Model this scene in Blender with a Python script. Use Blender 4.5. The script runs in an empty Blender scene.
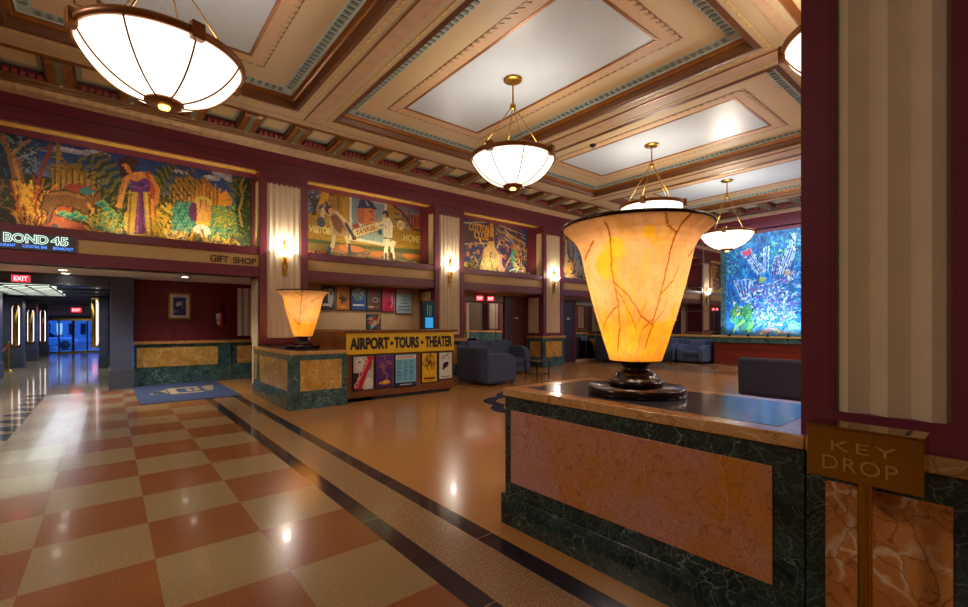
import bpy, bmesh, math, random
import numpy as np
from mathutils import Vector, Matrix
PI = math.pi
random.seed(7)
scene = bpy.context.scene
COL = scene.collection

# ------------------------------------------------------------------ camera model (also used to read flat art off the photograph)
F, CX, HY, CH = 453.0, 484.0, 324.0, 1.45
_n = math.hypot(375 / F, 1)
YR, YF = (-375 / F) / _n, 1 / _n          # world +Y in (right, forward)
def ray(u, v):
    r = (u - CX) / F
    return (r * YF - YR, r * YR + YF, (HY - v) / F)
def atY(u, v, Y):
    d = ray(u, v); k = Y / d[1]
    return d[0] * k, d[2] * k + CH
def atX(u, v, X):
    d = ray(u, v); k = X / d[0]
    return d[1] * k, d[2] * k + CH

# ------------------------------------------------------------------ colour + materials
def lin(c):
    c = c / 255.0
    return c / 12.92 if c <= 0.04045 else ((c + 0.055) / 1.055) ** 2.4
def L(r, g, b): return (lin(r), lin(g), lin(b), 1.0)
MATS = {}
class N:
    def __init__(s, name):
        s.m = bpy.data.materials.new(name); s.m.use_nodes = True
        s.t = s.m.node_tree; s.t.nodes.clear()
        s.out = s.add('ShaderNodeOutputMaterial')
        MATS[name] = s.m
    def add(s, ty, **kw):
        n = s.t.nodes.new(ty)
        for k, v in kw.items(): setattr(n, k, v)
        return n
    def link(s, a, b): s.t.links.new(a, b)
    def coord(s, scale=(1, 1, 1), rot=(0, 0, 0)):
        c = s.add('ShaderNodeTexCoord'); mp = s.add('ShaderNodeMapping')
        mp.inputs['Scale'].default_value = scale; mp.inputs['Rotation'].default_value = rot
        s.link(c.outputs['Object'], mp.inputs['Vector']); return mp.outputs['Vector']
    def noise(s, vec, scale, detail=4, rough=.55, dist=0.0):
        n = s.add('ShaderNodeTexNoise'); n.inputs['Scale'].default_value = scale
        n.inputs['Detail'].default_value = detail; n.inputs['Roughness'].default_value = rough
        n.inputs['Distortion'].default_value = dist
        s.link(vec, n.inputs['Vector']); return n.outputs['Fac']
    def ramp(s, fac, stops, interp='LINEAR'):
        r = s.add('ShaderNodeValToRGB'); e = r.color_ramp.elements; r.color_ramp.interpolation = interp
        while len(e) < len(stops): e.new(0.5)
        for i, (p, c) in enumerate(stops): e[i].position = p; e[i].color = c
        s.link(fac, r.inputs['Fac']); return r.outputs['Color']
    def mix(s, fac, a, b, mode='MIX'):
        m = s.add('ShaderNodeMix'); m.data_type = 'RGBA'; m.blend_type = mode
        for sock, val in ((m.inputs[0], fac), (m.inputs[6], a), (m.inputs[7], b)):
            if hasattr(val, 'links'): s.link(val, sock)
            else: sock.default_value = val
        return m.outputs[2]
    def bsdf(s, color, rough=.5, metal=0.0, spec=.5, coat=0.0, bump=None, bstr=.2):
        b = s.add('ShaderNodeBsdfPrincipled')
        for key, val in (('Base Color', color), ('Roughness', rough), ('Metallic', metal), ('Specular IOR Level', spec), ('Coat Weight', coat)):
            if hasattr(val, 'links'): s.link(val, b.inputs[key])
            else: b.inputs[key].default_value = val
        b.inputs['Coat Roughness'].default_value = .06
        if bump is not None:
            bp = s.add('ShaderNodeBump'); bp.inputs['Strength'].default_value = bstr; bp.inputs['Distance'].default_value = .02
            s.link(bump, bp.inputs['Height']); s.link(bp.outputs['Normal'], b.inputs['Normal'])
        s.link(b.outputs['BSDF'], s.out.inputs['Surface']); return b

def flat(name, rgb, rough=.5, metal=0.0, var=.10, scale=6.0, spec=.5, coat=0.0, bump=0.0):
    n = N(name); v = n.coord()
    f = n.noise(v, scale)
    a = tuple(c * (1 - var) for c in L(*rgb)[:3]) + (1,); b = tuple(min(1, c * (1 + var)) for c in L(*rgb)[:3]) + (1,)
    c = n.ramp(f, [(.3, a), (.7, b)])
    n.bsdf(c, rough, metal, spec, coat, bump=n.noise(v, scale * 12) if bump else None, bstr=bump)
    return n.m
def emit(name, rgb, strength):
    n = N(name); e = n.add('ShaderNodeEmission'); e.inputs['Color'].default_value = L(*rgb); e.inputs['Strength'].default_value = strength
    n.link(e.outputs[0], n.out.inputs['Surface']); return n.m
def marble(name, c1, c2, vein, vscale=2.4, vw=.03, rough=.16, nscale=2.0, crack=None, seed=0.0):
    n = N(name); v = n.coord()
    warp = n.add('ShaderNodeTexNoise'); warp.inputs['Scale'].default_value = 2.5; warp.inputs['Detail'].default_value = 5
    n.link(v, warp.inputs['Vector'])
    vw_ = n.add('ShaderNodeVectorMath', operation='SCALE'); vw_.inputs['Scale'].default_value = .55; n.link(warp.outputs['Color'], vw_.inputs[0])
    va = n.add('ShaderNodeVectorMath', operation='ADD'); n.link(v, va.inputs[0]); n.link(vw_.outputs[0], va.inputs[1])
    base = n.ramp(n.noise(va.outputs[0], nscale, 6, .65), [(.35, L(*c1)), (.62, L(*c2))])
    vo = n.add('ShaderNodeTexVoronoi', feature='DISTANCE_TO_EDGE'); vo.inputs['Scale'].default_value = vscale
    n.link(va.outputs[0], vo.inputs['Vector'])
    k = n.ramp(vo.outputs['Distance'], [(0, (1, 1, 1, 1)), (vw, (0, 0, 0, 1))])
    g = n.ramp(n.noise(v, 3.1, 3), [(.42, (0, 0, 0, 1)), (.6, (1, 1, 1, 1))])
    kk = n.mix(1.0, k, g, 'MULTIPLY')
    c = n.mix(kk, base, L(*vein))
    if crack:
        v2 = n.add('ShaderNodeTexVoronoi', feature='DISTANCE_TO_EDGE'); v2.inputs['Scale'].default_value = crack[1]
        n.link(va.outputs[0], v2.inputs['Vector'])
        k2 = n.ramp(v2.outputs['Distance'], [(0, (.75, .75, .75, 1)), (.035, (0, 0, 0, 1))])
        c = n.mix(k2, c, L(*crack[0]))
    n.bsdf(c, rough, spec=.5)
    return n.m
def terrazzo(name, c1, c2, rough=.19, fleck=95.0, patch=.5):
    n = N(name); v = n.coord()
    big = n.noise(v, patch, 3)
    sp = n.noise(v, fleck, 2, .8)
    c = n.ramp(sp, [(.34, tuple(x * .5 for x in L(*c1)[:3]) + (1,)), (.46, L(*c1)), (.58, L(*c1)), (.70, L(*c2))])
    m = n.mix(n.ramp(big, [(.3, (.0, .0, .0, 1)), (.8, (.22, .22, .22, 1))]), c, tuple(x * .6 for x in L(*c1)[:3]) + (1,))
    r = n.add('ShaderNodeMapRange'); r.inputs['To Min'].default_value = rough * .8; r.inputs['To Max'].default_value = rough * 1.4
    n.link(n.noise(v, 1.3, 3), r.inputs['Value'])
    n.bsdf(m, r.outputs[0], spec=.5, coat=.18); return n.m
def wood(name, c1, c2, rough=.35, scale=(1, 1, 8)):
    n = N(name); v = n.coord(scale)
    f = n.noise(v, 3.0, 6, .6, .8)
    c = n.ramp(f, [(.3, L(*c1)), (.7, L(*c2))]); n.bsdf(c, rough); return n.m

M = {}
M['maroon'] = flat('maroon_paint', (112, 44, 58), .32, var=.06)
M['maroonwall'] = wood('maroon_panelling', (96, 22, 34), (118, 34, 46), .4, (3, 3, .25))
M['tan'] = flat('tan_plaster', (206, 176, 134), .6, var=.05)
M['tanflute'] = flat('fluted_tan_panel', (214, 190, 156), .55, var=.04)
M['band'] = flat('tan_fascia_paint', (196, 160, 104), .55, var=.05)
M['soffit'] = flat('gilt_soffit', (206, 164, 84), .5, var=.06)
M['beam'] = flat('ceiling_beam_tan', (186, 162, 124), .55, var=.05, scale=1.5)
M['border'] = flat('ceiling_border_tan', (198, 172, 130), .55, var=.05, scale=1.2)
M['zig'] = flat('ceiling_zigzag_pink', (200, 164, 124), .55, var=.05)
M['saw'] = flat('ceiling_gilt_teeth', (214, 176, 112), .5)
M['bronze'] = flat('bronze_moulding', (140, 84, 28), .35, .35, var=.15)
M['bronzedark'] = flat('dark_bronze_moulding', (104, 62, 28), .4, .2, var=.12)
M['dentilbg'] = flat('grey_blue_band', (164, 174, 166), .55)
M['dentil'] = flat('teal_dentil', (116, 130, 122), .5)
M['panelsky'] = flat('pale_blue_ceiling_paint', (190, 199, 208), .36, var=.05, scale=.9)
M['reddentil'] = flat('red_dentil', (138, 44, 44), .5)
M['darkred'] = flat('dark_red_ground', (78, 24, 26), .5)
M['greyframe'] = flat('grey_stone_paint', (150, 150, 136), .5)
M['modstripe'] = flat('modillion_green', (104, 100, 72), .45)
M['lipband'] = flat('pink_lip_paint', (188, 152, 118), .55)
M['brass'] = flat('polished_brass', (180, 140, 52), .2, 1.0, var=.12, scale=3)
M['hallwall'] = flat('brown_hall_wall', (92, 72, 54), .6)
M['letterbrass'] = flat('raised_brass_letters', (206, 166, 80), .4, .8)
M['gold'] = flat('antique_gold', (178, 132, 52), .3, .9, var=.15)
M['blackiron'] = flat('dark_bronze_iron', (52, 36, 34), .22, .5)
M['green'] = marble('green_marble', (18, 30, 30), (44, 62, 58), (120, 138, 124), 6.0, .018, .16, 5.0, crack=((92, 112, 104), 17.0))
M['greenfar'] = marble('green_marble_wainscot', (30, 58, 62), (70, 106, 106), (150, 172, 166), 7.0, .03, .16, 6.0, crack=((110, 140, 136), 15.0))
M['rose'] = marble('rose_yellow_marble', (196, 122, 40), (196, 136, 124), (206, 156, 130), 3.0, .012, .2, 1.5, crack=((134, 78, 52), 15.0))
M['gialla'] = marble('golden_marble', (186, 136, 60), (214, 170, 92), (230, 200, 150), 4.0, .05, .2, 4.0, crack=((140, 86, 40), 9.0))
M['orangemarble'] = marble('orange_marble', (186, 110, 48), (206, 136, 72), (226, 190, 152), 3.4, .05, .2, 2.6, crack=((120, 60, 26), 8.0))
M['slab'] = marble('yellow_slab_marble', (196, 140, 76), (206, 156, 100), (222, 184, 140), 4.0, .03, .14, 5.0, crack=((140, 90, 50), 9.0))
M['inlay'] = flat('grey_inlay_stone', (70, 70, 80), .12, var=.2, scale=14)
M['terra'] = terrazzo('terracotta_terrazzo', (146, 88, 48), (164, 108, 66))
M['terraopen'] = terrazzo('orange_terrazzo', (194, 134, 72), (210, 154, 92))
M['tile'] = terrazzo('tan_terrazzo', (160, 132, 92), (182, 156, 116))
M['granite'] = terrazzo('speckled_granite', (156, 120, 84), (230, 200, 150), .2, 75)
M['dark'] = terrazzo('dark_terrazzo', (46, 36, 48), (64, 52, 62), .12)
M['beige'] = terrazzo('beige_terrazzo', (184, 164, 138), (204, 188, 164), .08)
M['sofa'] = flat('slate_blue_fabric', (68, 78, 108), .85, var=.08, scale=14, bump=.15)
M['sofadark'] = flat('charcoal_blue_fabric', (56, 62, 86), .85, var=.1, scale=14, bump=.15)
M['navy'] = flat('navy_column_paint', (80, 88, 112), .35, var=.05)
M['passdark'] = flat('dark_passage_paint', (74, 80, 96), .4, var=.1)
M['passceil'] = flat('dark_mirror_ceiling', (104, 110, 118), .15, .3, var=.1)
M['white'] = flat('white_plaster', (226, 220, 212), .6, var=.03)
M['deskwood'] = wood('walnut_veneer', (98, 54, 22), (136, 82, 36), .35, (1, 1, 6))
M['redwood'] = wood('red_stained_wood', (106, 30, 22), (138, 46, 30), .35, (1, .4, 6))
M['doorwood'] = wood('mahogany_door', (74, 34, 30), (96, 50, 42), .35, (5, 5, .6))
M['doornavy'] = wood('dark_plum_door', (50, 40, 56), (66, 54, 70), .35, (5, 5, .6))
M['signyellow'] = flat('sign_yellow', (228, 184, 20), .45, var=.05)
M['black'] = flat('black_paint', (18, 16, 18), .45)
M['blackframe'] = flat('black_plastic', (24, 24, 28), .4)
M['steel'] = flat('brushed_steel', (150, 150, 150), .3, 1.0)
M['rubber'] = flat('black_rubber', (20, 20, 20), .7)
M['carpaint'] = flat('silver_car_paint', (150, 156, 170), .25, .3)
M['carglass'] = flat('dark_car_glass', (20, 26, 34), .08)
M['asphalt'] = flat('wet_asphalt', (52, 58, 72), .3)
M['concrete'] = flat('street_concrete', (120, 124, 132), .6)
M['red'] = flat('red_enamel', (190, 24, 40), .3)
M['tag'] = flat('white_card', (220, 220, 226), .5)
M['matblue'] = flat('navy_doormat_pile', (52, 66, 104), .95, var=.12, scale=30, bump=.3)
M['matgold'] = flat('gold_doormat_pile', (170, 150, 112), .95, var=.12, scale=30)
M['letterdark'] = flat('bronze_letters', (92, 62, 30), .35, .3)
M['plate'] = flat('ivory_plate', (206, 200, 184), .4)
M['bowl'] = emit('chandelier_glass_light', (255, 238, 214), 2.3)
M['sconceglow'] = emit('sconce_glass_light', (255, 244, 226), 6.0)
M['bulb'] = emit('warm_lamp_tip', (255, 214, 90), 6.0)
M['downglow'] = emit('downlight_lens', (255, 246, 226), 14.0)
M['tube'] = emit('white_tube_light', (255, 240, 250), 1.8)
M['panelglow'] = emit('ceiling_light_panel', (226, 236, 214), 2.0)
M['exitred'] = emit('exit_sign_red', (255, 30, 50), 2.2)
M['exitwhite'] = emit('exit_sign_letters', (255, 190, 190), 2.0)
M['neon'] = emit('neon_white_green', (220, 250, 226), 1.4)
M['neonblue'] = emit('neon_blue', (90, 150, 255), 1.6)
M['screen'] = emit('kiosk_screen', (60, 120, 120), .12)
M['screenblue'] = emit('kiosk_screen_blue', (70, 180, 250), .6)
M['screenpink'] = emit('kiosk_screen_lilac', (200, 170, 240), .6)
M['bluelamp'] = emit('blue_footlight_lens', (120, 190, 255), 14.0)
M['footlens'] = emit('warm_footlight_lens', (255, 226, 150), 12.0)
def _mirror():
    n = N('mirror_glass'); n.bsdf((.72, .72, .74, 1), .015, 1.0); return n.m
M['mirror'] = _mirror()
def _glass():
    n = N('door_glass'); t = n.add('ShaderNodeBsdfTransparent'); g = n.add('ShaderNodeBsdfGlossy'); mx = n.add('ShaderNodeMixShader')
    t.inputs['Color'].default_value = (.82, .9, .95, 1); g.inputs['Roughness'].default_value = .02
    mx.inputs[0].default_value = .08
    n.link(t.outputs[0], mx.inputs[1]); n.link(g.outputs[0], mx.inputs[2]); n.link(mx.outputs[0], n.out.inputs['Surface']); return n.m
M['glass'] = _glass()
def _alabaster():
    n = N('alabaster'); v = n.coord()
    at = n.add('ShaderNodeAttribute'); at.attribute_name = 'Col'
    f = n.noise(v, 9, 5, .6, .8)
    c = n.mix(1.0, at.outputs['Color'], n.ramp(f, [(.3, (.86, .82, .74, 1)), (.65, (1.05, 1.05, 1.05, 1))]), 'MULTIPLY')
    tr = n.add('ShaderNodeBsdfTranslucent'); n.link(c, tr.inputs['Color'])
    di = n.add('ShaderNodeBsdfPrincipled'); n.link(c, di.inputs['Base Color']); di.inputs['Roughness'].default_value = .3
    mx = n.add('ShaderNodeMixShader'); mx.inputs[0].default_value = .25
    n.link(tr.outputs[0], mx.inputs[1]); n.link(di.outputs[0], mx.inputs[2]); n.link(mx.outputs[0], n.out.inputs['Surface']); return n.m
M['alabaster'] = _alabaster()
def _paint(name, rough, bump=.0):
    n = N(name); at = n.add('ShaderNodeAttribute'); at.attribute_name = 'Col'
    v = n.coord(); f = n.noise(v, 30, 3)
    c = n.mix(1.0, at.outputs['Color'], n.ramp(f, [(.3, (.86, .86, .86, 1)), (.7, (1.1, 1.1, 1.1, 1))]), 'MULTIPLY')
    n.bsdf(c, rough); return n.m
M['paint'] = _paint('mural_paint', .5)
M['print'] = _paint('poster_print', .3)

# ------------------------------------------------------------------ mesh builder
class MB:
    def __init__(s): s.v = []; s.f = []; s.mi = []; s.sm = []; s.ms = []
    def _m(s, m):
        if m not in s.ms: s.ms.append(m)
        return s.ms.index(m)
    def add(s, vs, fs, m, smooth=False):
        o = len(s.v); s.v += [tuple(p) for p in vs]; k = s._m(m)
        for f in fs: s.f.append(tuple(o + i for i in f)); s.mi.append(k); s.sm.append(smooth)
        return s
    def box(s, x0, y0, z0, x1, y1, z1, m):
        if x0 > x1: x0, x1 = x1, x0
        if y0 > y1: y0, y1 = y1, y0
        if z0 > z1: z0, z1 = z1, z0
        v = [(x0, y0, z0), (x1, y0, z0), (x1, y1, z0), (x0, y1, z0), (x0, y0, z1), (x1, y0, z1), (x1, y1, z1), (x0, y1, z1)]
        return s.add(v, [(0, 3, 2, 1), (4, 5, 6, 7), (0, 1, 5, 4), (1, 2, 6, 5), (2, 3, 7, 6), (3, 0, 4, 7)], m)
    def quad(s, a, b, c, d, m): return s.add([a, b, c, d], [(0, 1, 2, 3)], m)
    def prism(s, poly, fn, d0, d1, m):
        """poly in 2D; fn(a, b, d) -> xyz"""
        n = len(poly)
        v = [fn(a, b, d0) for a, b in poly] + [fn(a, b, d1) for a, b in poly]
        f = [tuple(range(n)), tuple(range(2 * n - 1, n - 1, -1))] + [(i, i + n, (i + 1) % n + n, (i + 1) % n) for i in range(n)]
        return s.add(v, f, m)
    def sheet(s, rows, m, smooth=False, close=False):
        o = []; n = len(rows[0])
        for r in rows: o += list(r)
        fs = []
        for i in range(len(rows) - 1):
            for j in range(n if close else n - 1):
                k = (j + 1) % n
                fs.append((i * n + j, i * n + k, (i + 1) * n + k, (i + 1) * n + j))
        return s.add(o, fs, m, smooth)
    def lathe(s, prof, c, m, seg=32, smooth=True, caps=True, a0=0.0):
        rows = [[(c[0] + r * math.cos(a0 + 2 * PI * j / seg), c[1] + r * math.sin(a0 + 2 * PI * j / seg), c[2] + z) for j in range(seg)] for r, z in prof]
        s.sheet(rows, m, smooth, True)
        if caps:
            o = len(s.v)
            for i in (0, -1):
                if prof[i][0] > 1e-4:
                    o = len(s.v); s.v += rows[i]; s.f.append(tuple(range(o, o + seg))); s.mi.append(s._m(m)); s.sm.append(False)
        return s
    def tube(s, pts, r, m, seg=8, caps=True):
        pts = [Vector(p) for p in pts]; rows = []
        rr = r if isinstance(r, (list, tuple)) else [r] * len(pts)
        for i, p in enumerate(pts):
            t = (pts[min(i + 1, len(pts) - 1)] - pts[max(i - 1, 0)]).normalized()
            up = Vector((0, 0, 1)) if abs(t.z) < .95 else Vector((1, 0, 0))
            a = t.cross(up).normalized(); b = t.cross(a)
            rows.append([p + (a * math.cos(2 * PI * j / seg) + b * math.sin(2 * PI * j / seg)) * rr[i] for j in range(seg)])
        s.sheet(rows, m, True, True)
        if caps:
            for i in (0, -1):
                o = len(s.v); s.v += [tuple(p) for p in rows[i]]; s.f.append(tuple(range(o, o + seg))); s.mi.append(s._m(m)); s.sm.append(False)
        return s
    def build(s, name, parent=None, bevel=0.0, seg=2, loc=None):
        me = bpy.data.meshes.new(name); me.from_pydata(s.v, [], s.f)
        for m in s.ms: me.materials.append(m)
        me.polygons.foreach_set('material_index', s.mi); me.polygons.foreach_set('use_smooth', s.sm)
        bm = bmesh.new(); bm.from_mesh(me)
        bmesh.ops.remove_doubles(bm, verts=bm.verts, dist=1e-5)
        bmesh.ops.recalc_face_normals(bm, faces=bm.faces)
        bm.to_mesh(me); bm.free()
        ob = bpy.data.objects.new(name, me); COL.objects.link(ob)
        if parent is not None: ob.parent = parent
        if loc is not None: ob.location = loc
        if bevel:
            b = ob.modifiers.new('edge', 'BEVEL'); b.width = bevel; b.segments = seg; b.limit_method = 'ANGLE'; b.angle_limit = .7
            for p in me.polygons: p.use_smooth = True
            b.harden_normals = False
            ob.modifiers.new('wn', 'WEIGHTED_NORMAL').keep_sharp = True
        return ob
def box(name, a, b, m, parent=None, bevel=0.0, seg=2):
    return MB().box(*a, *b, m).build(name, parent, bevel, seg)
def tag(o, label, cat, group=None):
    o['label'] = label; o['category'] = cat
    if group: o['group'] = group
    return o
def thing(name, label, cat, loc=(0, 0, 0), rz=0.0, group=None):
    o = bpy.data.objects.new(name, None); o.empty_display_size = .1; COL.objects.link(o)
    o.location = loc; o.rotation_euler = (0, 0, rz)
    return tag(o, label, cat, group)
def struct(o):
    o['kind'] = 'structure'; return o
def copy_tree(o, parent=None):
    c = o.copy(); COL.objects.link(c)
    if parent is not None: c.parent = parent
    for ch in list(o.children): copy_tree(ch, c)
    return c
def dup(o, loc, rz, label, group=None):
    c = copy_tree(o); c.location = loc; c.rotation_euler = (0, 0, rz); c['label'] = label
    if group: c['group'] = group
    return c

# ------------------------------------------------------------------ lettering
def glyphs(s, size=1.0, bold=0.0, squeeze=1.0, spacing=1.0):
    """flat triangulated text -> (verts2d, tris), left/base aligned at 0,0"""
    cu = bpy.data.curves.new('t', 'FONT'); cu.body = s; cu.size = size; cu.offset = bold; cu.space_character = spacing; cu.resolution_u = 3
    cu.fill_mode = 'FRONT'
    ob = bpy.data.objects.new('t', cu); COL.objects.link(ob)
    dg = bpy.context.evaluated_depsgraph_get(); dg.update()
    me = ob.evaluated_get(dg).to_mesh()
    me.calc_loop_triangles()
    vs = [(v.co.x * squeeze, v.co.y) for v in me.vertices]; fs = [tuple(p.vertices) for p in me.polygons]; tr = [tuple(t.vertices) for t in me.loop_triangles]
    bpy.data.objects.remove(ob); bpy.data.curves.remove(cu)
    return vs, fs, tr
def fit_text(s, w, h, bold=0.0, spacing=1.0):
    vs, fs, tr = glyphs(s, 1.0, bold, 1.0, spacing)
    xs = [p[0] for p in vs]; ys = [p[1] for p in vs]
    x0, x1, y0, y1 = min(xs), max(xs), min(ys), max(ys)
    return [((x - x0) / (x1 - x0) * w, (y - y0) / (y1 - y0) * h) for x, y in vs], fs, tr
def letters(name, s, w, h, fn, depth, m, parent, bold=0.0, spacing=1.0):
    """fn(a, b, d) maps text plane (a right, b up, d outwards) to local xyz"""
    vs, fs, tr = fit_text(s, w, h, bold, spacing)
    mb = MB(); mb.add([fn(a, b, depth) for a, b in vs], fs, m)
    # side walls along boundary edges
    cnt = {}
    for f in fs:
        for i in range(len(f)):
            e = (f[i], f[(i + 1) % len(f)]); k = tuple(sorted(e)); cnt.setdefault(k, []).append(e)
    for k, es in cnt.items():
        if len(es) == 1:
            a, b = es[0]
            mb.quad(fn(*vs[a], depth), fn(*vs[b], depth), fn(*vs[b], 0), fn(*vs[a], 0), m)
    return mb.build(name, parent)

# ------------------------------------------------------------------ painted boards
class Canvas:
    """a painted flat board: colours held at the points of a fine grid; a = right, b = up"""
    def __init__(s, a0, a1, b0, b1, na, nb, bg, seed=1):
        s.a0, s.a1, s.b0, s.b1, s.na, s.nb = a0, a1, b0, b1, na, nb
        s.A, s.B = np.meshgrid(np.linspace(a0, a1, na), np.linspace(b0, b1, nb))
        s.C = np.zeros((nb, na, 3)) + np.array(bg, float)
        s.r = random.Random(seed)
    def _box(s, pts, pad=0.0):
        xs = [p[0] for p in pts]; ys = [p[1] for p in pts]
        i0 = int(max(0, math.floor((min(xs) - pad - s.a0) / (s.a1 - s.a0) * (s.na - 1)))); i1 = int(min(s.na, math.ceil((max(xs) + pad - s.a0) / (s.a1 - s.a0) * (s.na - 1)) + 1))
        j0 = int(max(0, math.floor((min(ys) - pad - s.b0) / (s.b1 - s.b0) * (s.nb - 1)))); j1 = int(min(s.nb, math.ceil((max(ys) + pad - s.b0) / (s.b1 - s.b0) * (s.nb - 1)) + 1))
        return slice(j0, max(j0, j1)), slice(i0, max(i0, i1))
    def poly(s, pts, c):
        sl = s._box(pts); A = s.A[sl]; B = s.B[sl]
        if A.size == 0: return
        ins = np.zeros(A.shape, bool); n = len(pts)
        for i in range(n):
            x1, y1 = pts[i]; x2, y2 = pts[(i + 1) % n]
            if y1 == y2: continue
            cond = ((y1 > B) != (y2 > B)) & (A < (x2 - x1) * (B - y1) / (y2 - y1) + x1)
            ins ^= cond
        s.C[sl][ins] = c
    def ell(s, a, b, ra, rb, c, rot=0.0):
        R = max(ra, rb); sl = s._box([(a - R, b - R), (a + R, b + R)]); A = s.A[sl] - a; B = s.B[sl] - b
        if A.size == 0: return
        ca, sa = math.cos(rot), math.sin(rot)
        m = ((A * ca + B * sa) / ra) ** 2 + ((-A * sa + B * ca) / rb) ** 2 < 1
        s.C[sl][m] = c
    def line(s, pts, w, c):
        for (x1, y1), (x2, y2) in zip(pts[:-1], pts[1:]):
            sl = s._box([(x1, y1), (x2, y2)], w); A = s.A[sl]; B = s.B[sl]
            if A.size == 0: continue
            dx, dy = x2 - x1, y2 - y1; l2 = dx * dx + dy * dy + 1e-12
            t = np.clip(((A - x1) * dx + (B - y1) * dy) / l2, 0, 1)
            d = np.hypot(A - x1 - t * dx, B - y1 - t * dy)
            s.C[sl][d < w / 2] = c
    def strokes(s, n, ar, br, ln, w, cols, ang=(0, 2 * PI), curve=.3):
        for _ in range(n):
            a = s.r.uniform(*ar); b = s.r.uniform(*br); t = s.r.uniform(*ang); l = s.r.uniform(*ln); k = s.r.uniform(-curve, curve)
            p = [(a, b)]
            for i in range(3): p.append((p[-1][0] + math.cos(t) * l / 3, p[-1][1] + math.sin(t) * l / 3)); t += k
            s.line(p, s.r.uniform(*w), s.r.choice(cols))
    def text(s, st, a, b, w, h, c, bold=.02, skew=0.0):
        vs, fs, tr = fit_text(st, w, h, bold)
        for t in tr: s.poly([(a + vs[i][0], b + vs[i][1] + skew * vs[i][0]) for i in t], c)
    def texturize(s, n, ln, w, amt=.35):
        for _ in range(n):
            a = s.r.uniform(s.a0, s.a1); b = s.r.uniform(s.b0, s.b1)
            i = min(s.na - 1, int((a - s.a0) / (s.a1 - s.a0) * (s.na - 1))); j = min(s.nb - 1, int((b - s.b0) / (s.b1 - s.b0) * (s.nb - 1)))
            k = 1 + s.r.uniform(-amt, amt); t = s.r.gauss(1.2, .7); l = s.r.uniform(ln * .4, ln)
            s.line([(a - math.cos(t) * l / 2, b - math.sin(t) * l / 2), (a, b), (a + math.cos(t + .3) * l / 2, b + math.sin(t + .3) * l / 2)], s.r.uniform(w * .6, w), s.C[j, i] * k)
    def build(s, name, m, fn, thick, side, parent=None):
        """fn(a, b, d) -> xyz with d outward from the wall"""
        na, nb = s.na, s.nb
        A = s.A.ravel(); B = s.B.ravel()
        vs = [fn(a, b, thick) for a, b in zip(A.tolist(), B.tolist())]
        idx = np.arange(na * nb).reshape(nb, na)
        fs = np.stack([idx[:-1, :-1], idx[:-1, 1:], idx[1:, 1:], idx[1:, :-1]], -1).reshape(-1, 4).tolist()
        k = len(vs); nf = len(fs)
        co = [(s.a0, s.b0), (s.a1, s.b0), (s.a1, s.b1), (s.a0, s.b1)]
        vs += [fn(a, b, thick - 1e-4) for a, b in co] + [fn(a, b, 0) for a, b in co]
        fs += [[k + i, k + (i + 1) % 4, k + 4 + (i + 1) % 4, k + 4 + i] for i in range(4)] + [[k + 7, k + 6, k + 5, k + 4]]
        me = bpy.data.meshes.new(name); me.from_pydata(vs, [], fs)
        me.materials.append(m); me.materials.append(side)
        mi = np.zeros(len(fs), np.int32); mi[nf:] = 1; me.polygons.foreach_set('material_index', mi)
        at = me.color_attributes.new('Col', 'FLOAT_COLOR', 'POINT')
        c = np.clip(s.C.reshape(-1, 3), 0, 255) / 255.0
        c = np.where(c <= .04045, c / 12.92, ((c + .055) / 1.055) ** 2.4)
        out = np.ones((len(vs), 4), np.float32); out[:na * nb, :3] = c; at.data.foreach_set('color', out.ravel())
        ob = bpy.data.objects.new(name, me); COL.objects.link(ob)
        if parent is not None: ob.parent = parent
        return ob

def light(name, kind, loc, energy, color, parent=None, size=.1, rot=None, target=None, spot=1.2, blend=.6, sx=None, sy=None):
    d = bpy.data.lights.new(name, kind); d.energy = energy; d.color = color
    if kind == 'AREA':
        d.size = sx or size
        if sy: d.shape = 'RECTANGLE'; d.size_y = sy
    elif kind in ('POINT', 'SPOT'): d.shadow_soft_size = size
    if kind == 'SPOT': d.spot_size = spot; d.spot_blend = blend
    o = bpy.data.objects.new(name, d); COL.objects.link(o); o.location = loc
    if target is not None: o.rotation_euler = (Vector(target) - Vector(loc)).to_track_quat('-Z', 'Y').to_euler()
    elif rot: o.rotation_euler = rot
    if parent is not None: o.parent = parent
    return o
EXPO = 0.3
# ================================================================== SETTING
YN, YB = 10.45, 11.2
PX = [2.96, 7.39, 11.72, 16.1]
XE = 17.4
CZ = 5.3

# ---- floor: terrazzo laid in tiles and strips
fl = MB()
def fq(x0, y0, x1, y1, m, z=0.0): fl.quad((x0, y0, z), (x1, y0, z), (x1, y1, z), (x0, y1, z), m)
TX, TY, X1 = .6, .665, 1.42
ylines = [2.78 + TY * k for k in range(-12, 16)]
for j in range(16):
    xa, xb = X1 - TX * (j + 1), X1 - TX * j
    for i in range(len(ylines) - 1):
        ya, yb = ylines[i], ylines[i + 1]
        k = i - 12
        if xb < -.95 and yb > 8.2:
            fq(xa, ya, xb, yb, M['beige']); continue
        fq(xa, ya, xb, yb, M['tile'] if (j + k) % 2 else M['terra'])
yl = ylines[-1]
fq(X1 - TX * 16, yl, X1, 13.6, M['beige']); fq(-8.18, 13.6, X1, 31.2, M['beige'])
for a, b, m in ((1.42, 1.56, 'dark'), (1.56, 1.91, 'granite'), (1.91, 2.05, 'dark')): fq(a, -5.2, b, 13.6, M[m])
fq(2.05, -5.2, 13.6, 13.6, M['terraopen'])
for a, b, m in ((13.6, 13.75, 'dark'), (13.75, 14.1, 'granite'), (14.1, 14.25, 'dark')): fq(a, -5.2, b, 13.6, M[m])
for j in range(6):
    for i in range(len(ylines)):
        fq(14.25 + .7 * j, ylines[i], 14.25 + .7 * (j + 1), ylines[i] + TY, M['tile'] if (i + j) % 2 else M['terra'])
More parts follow.
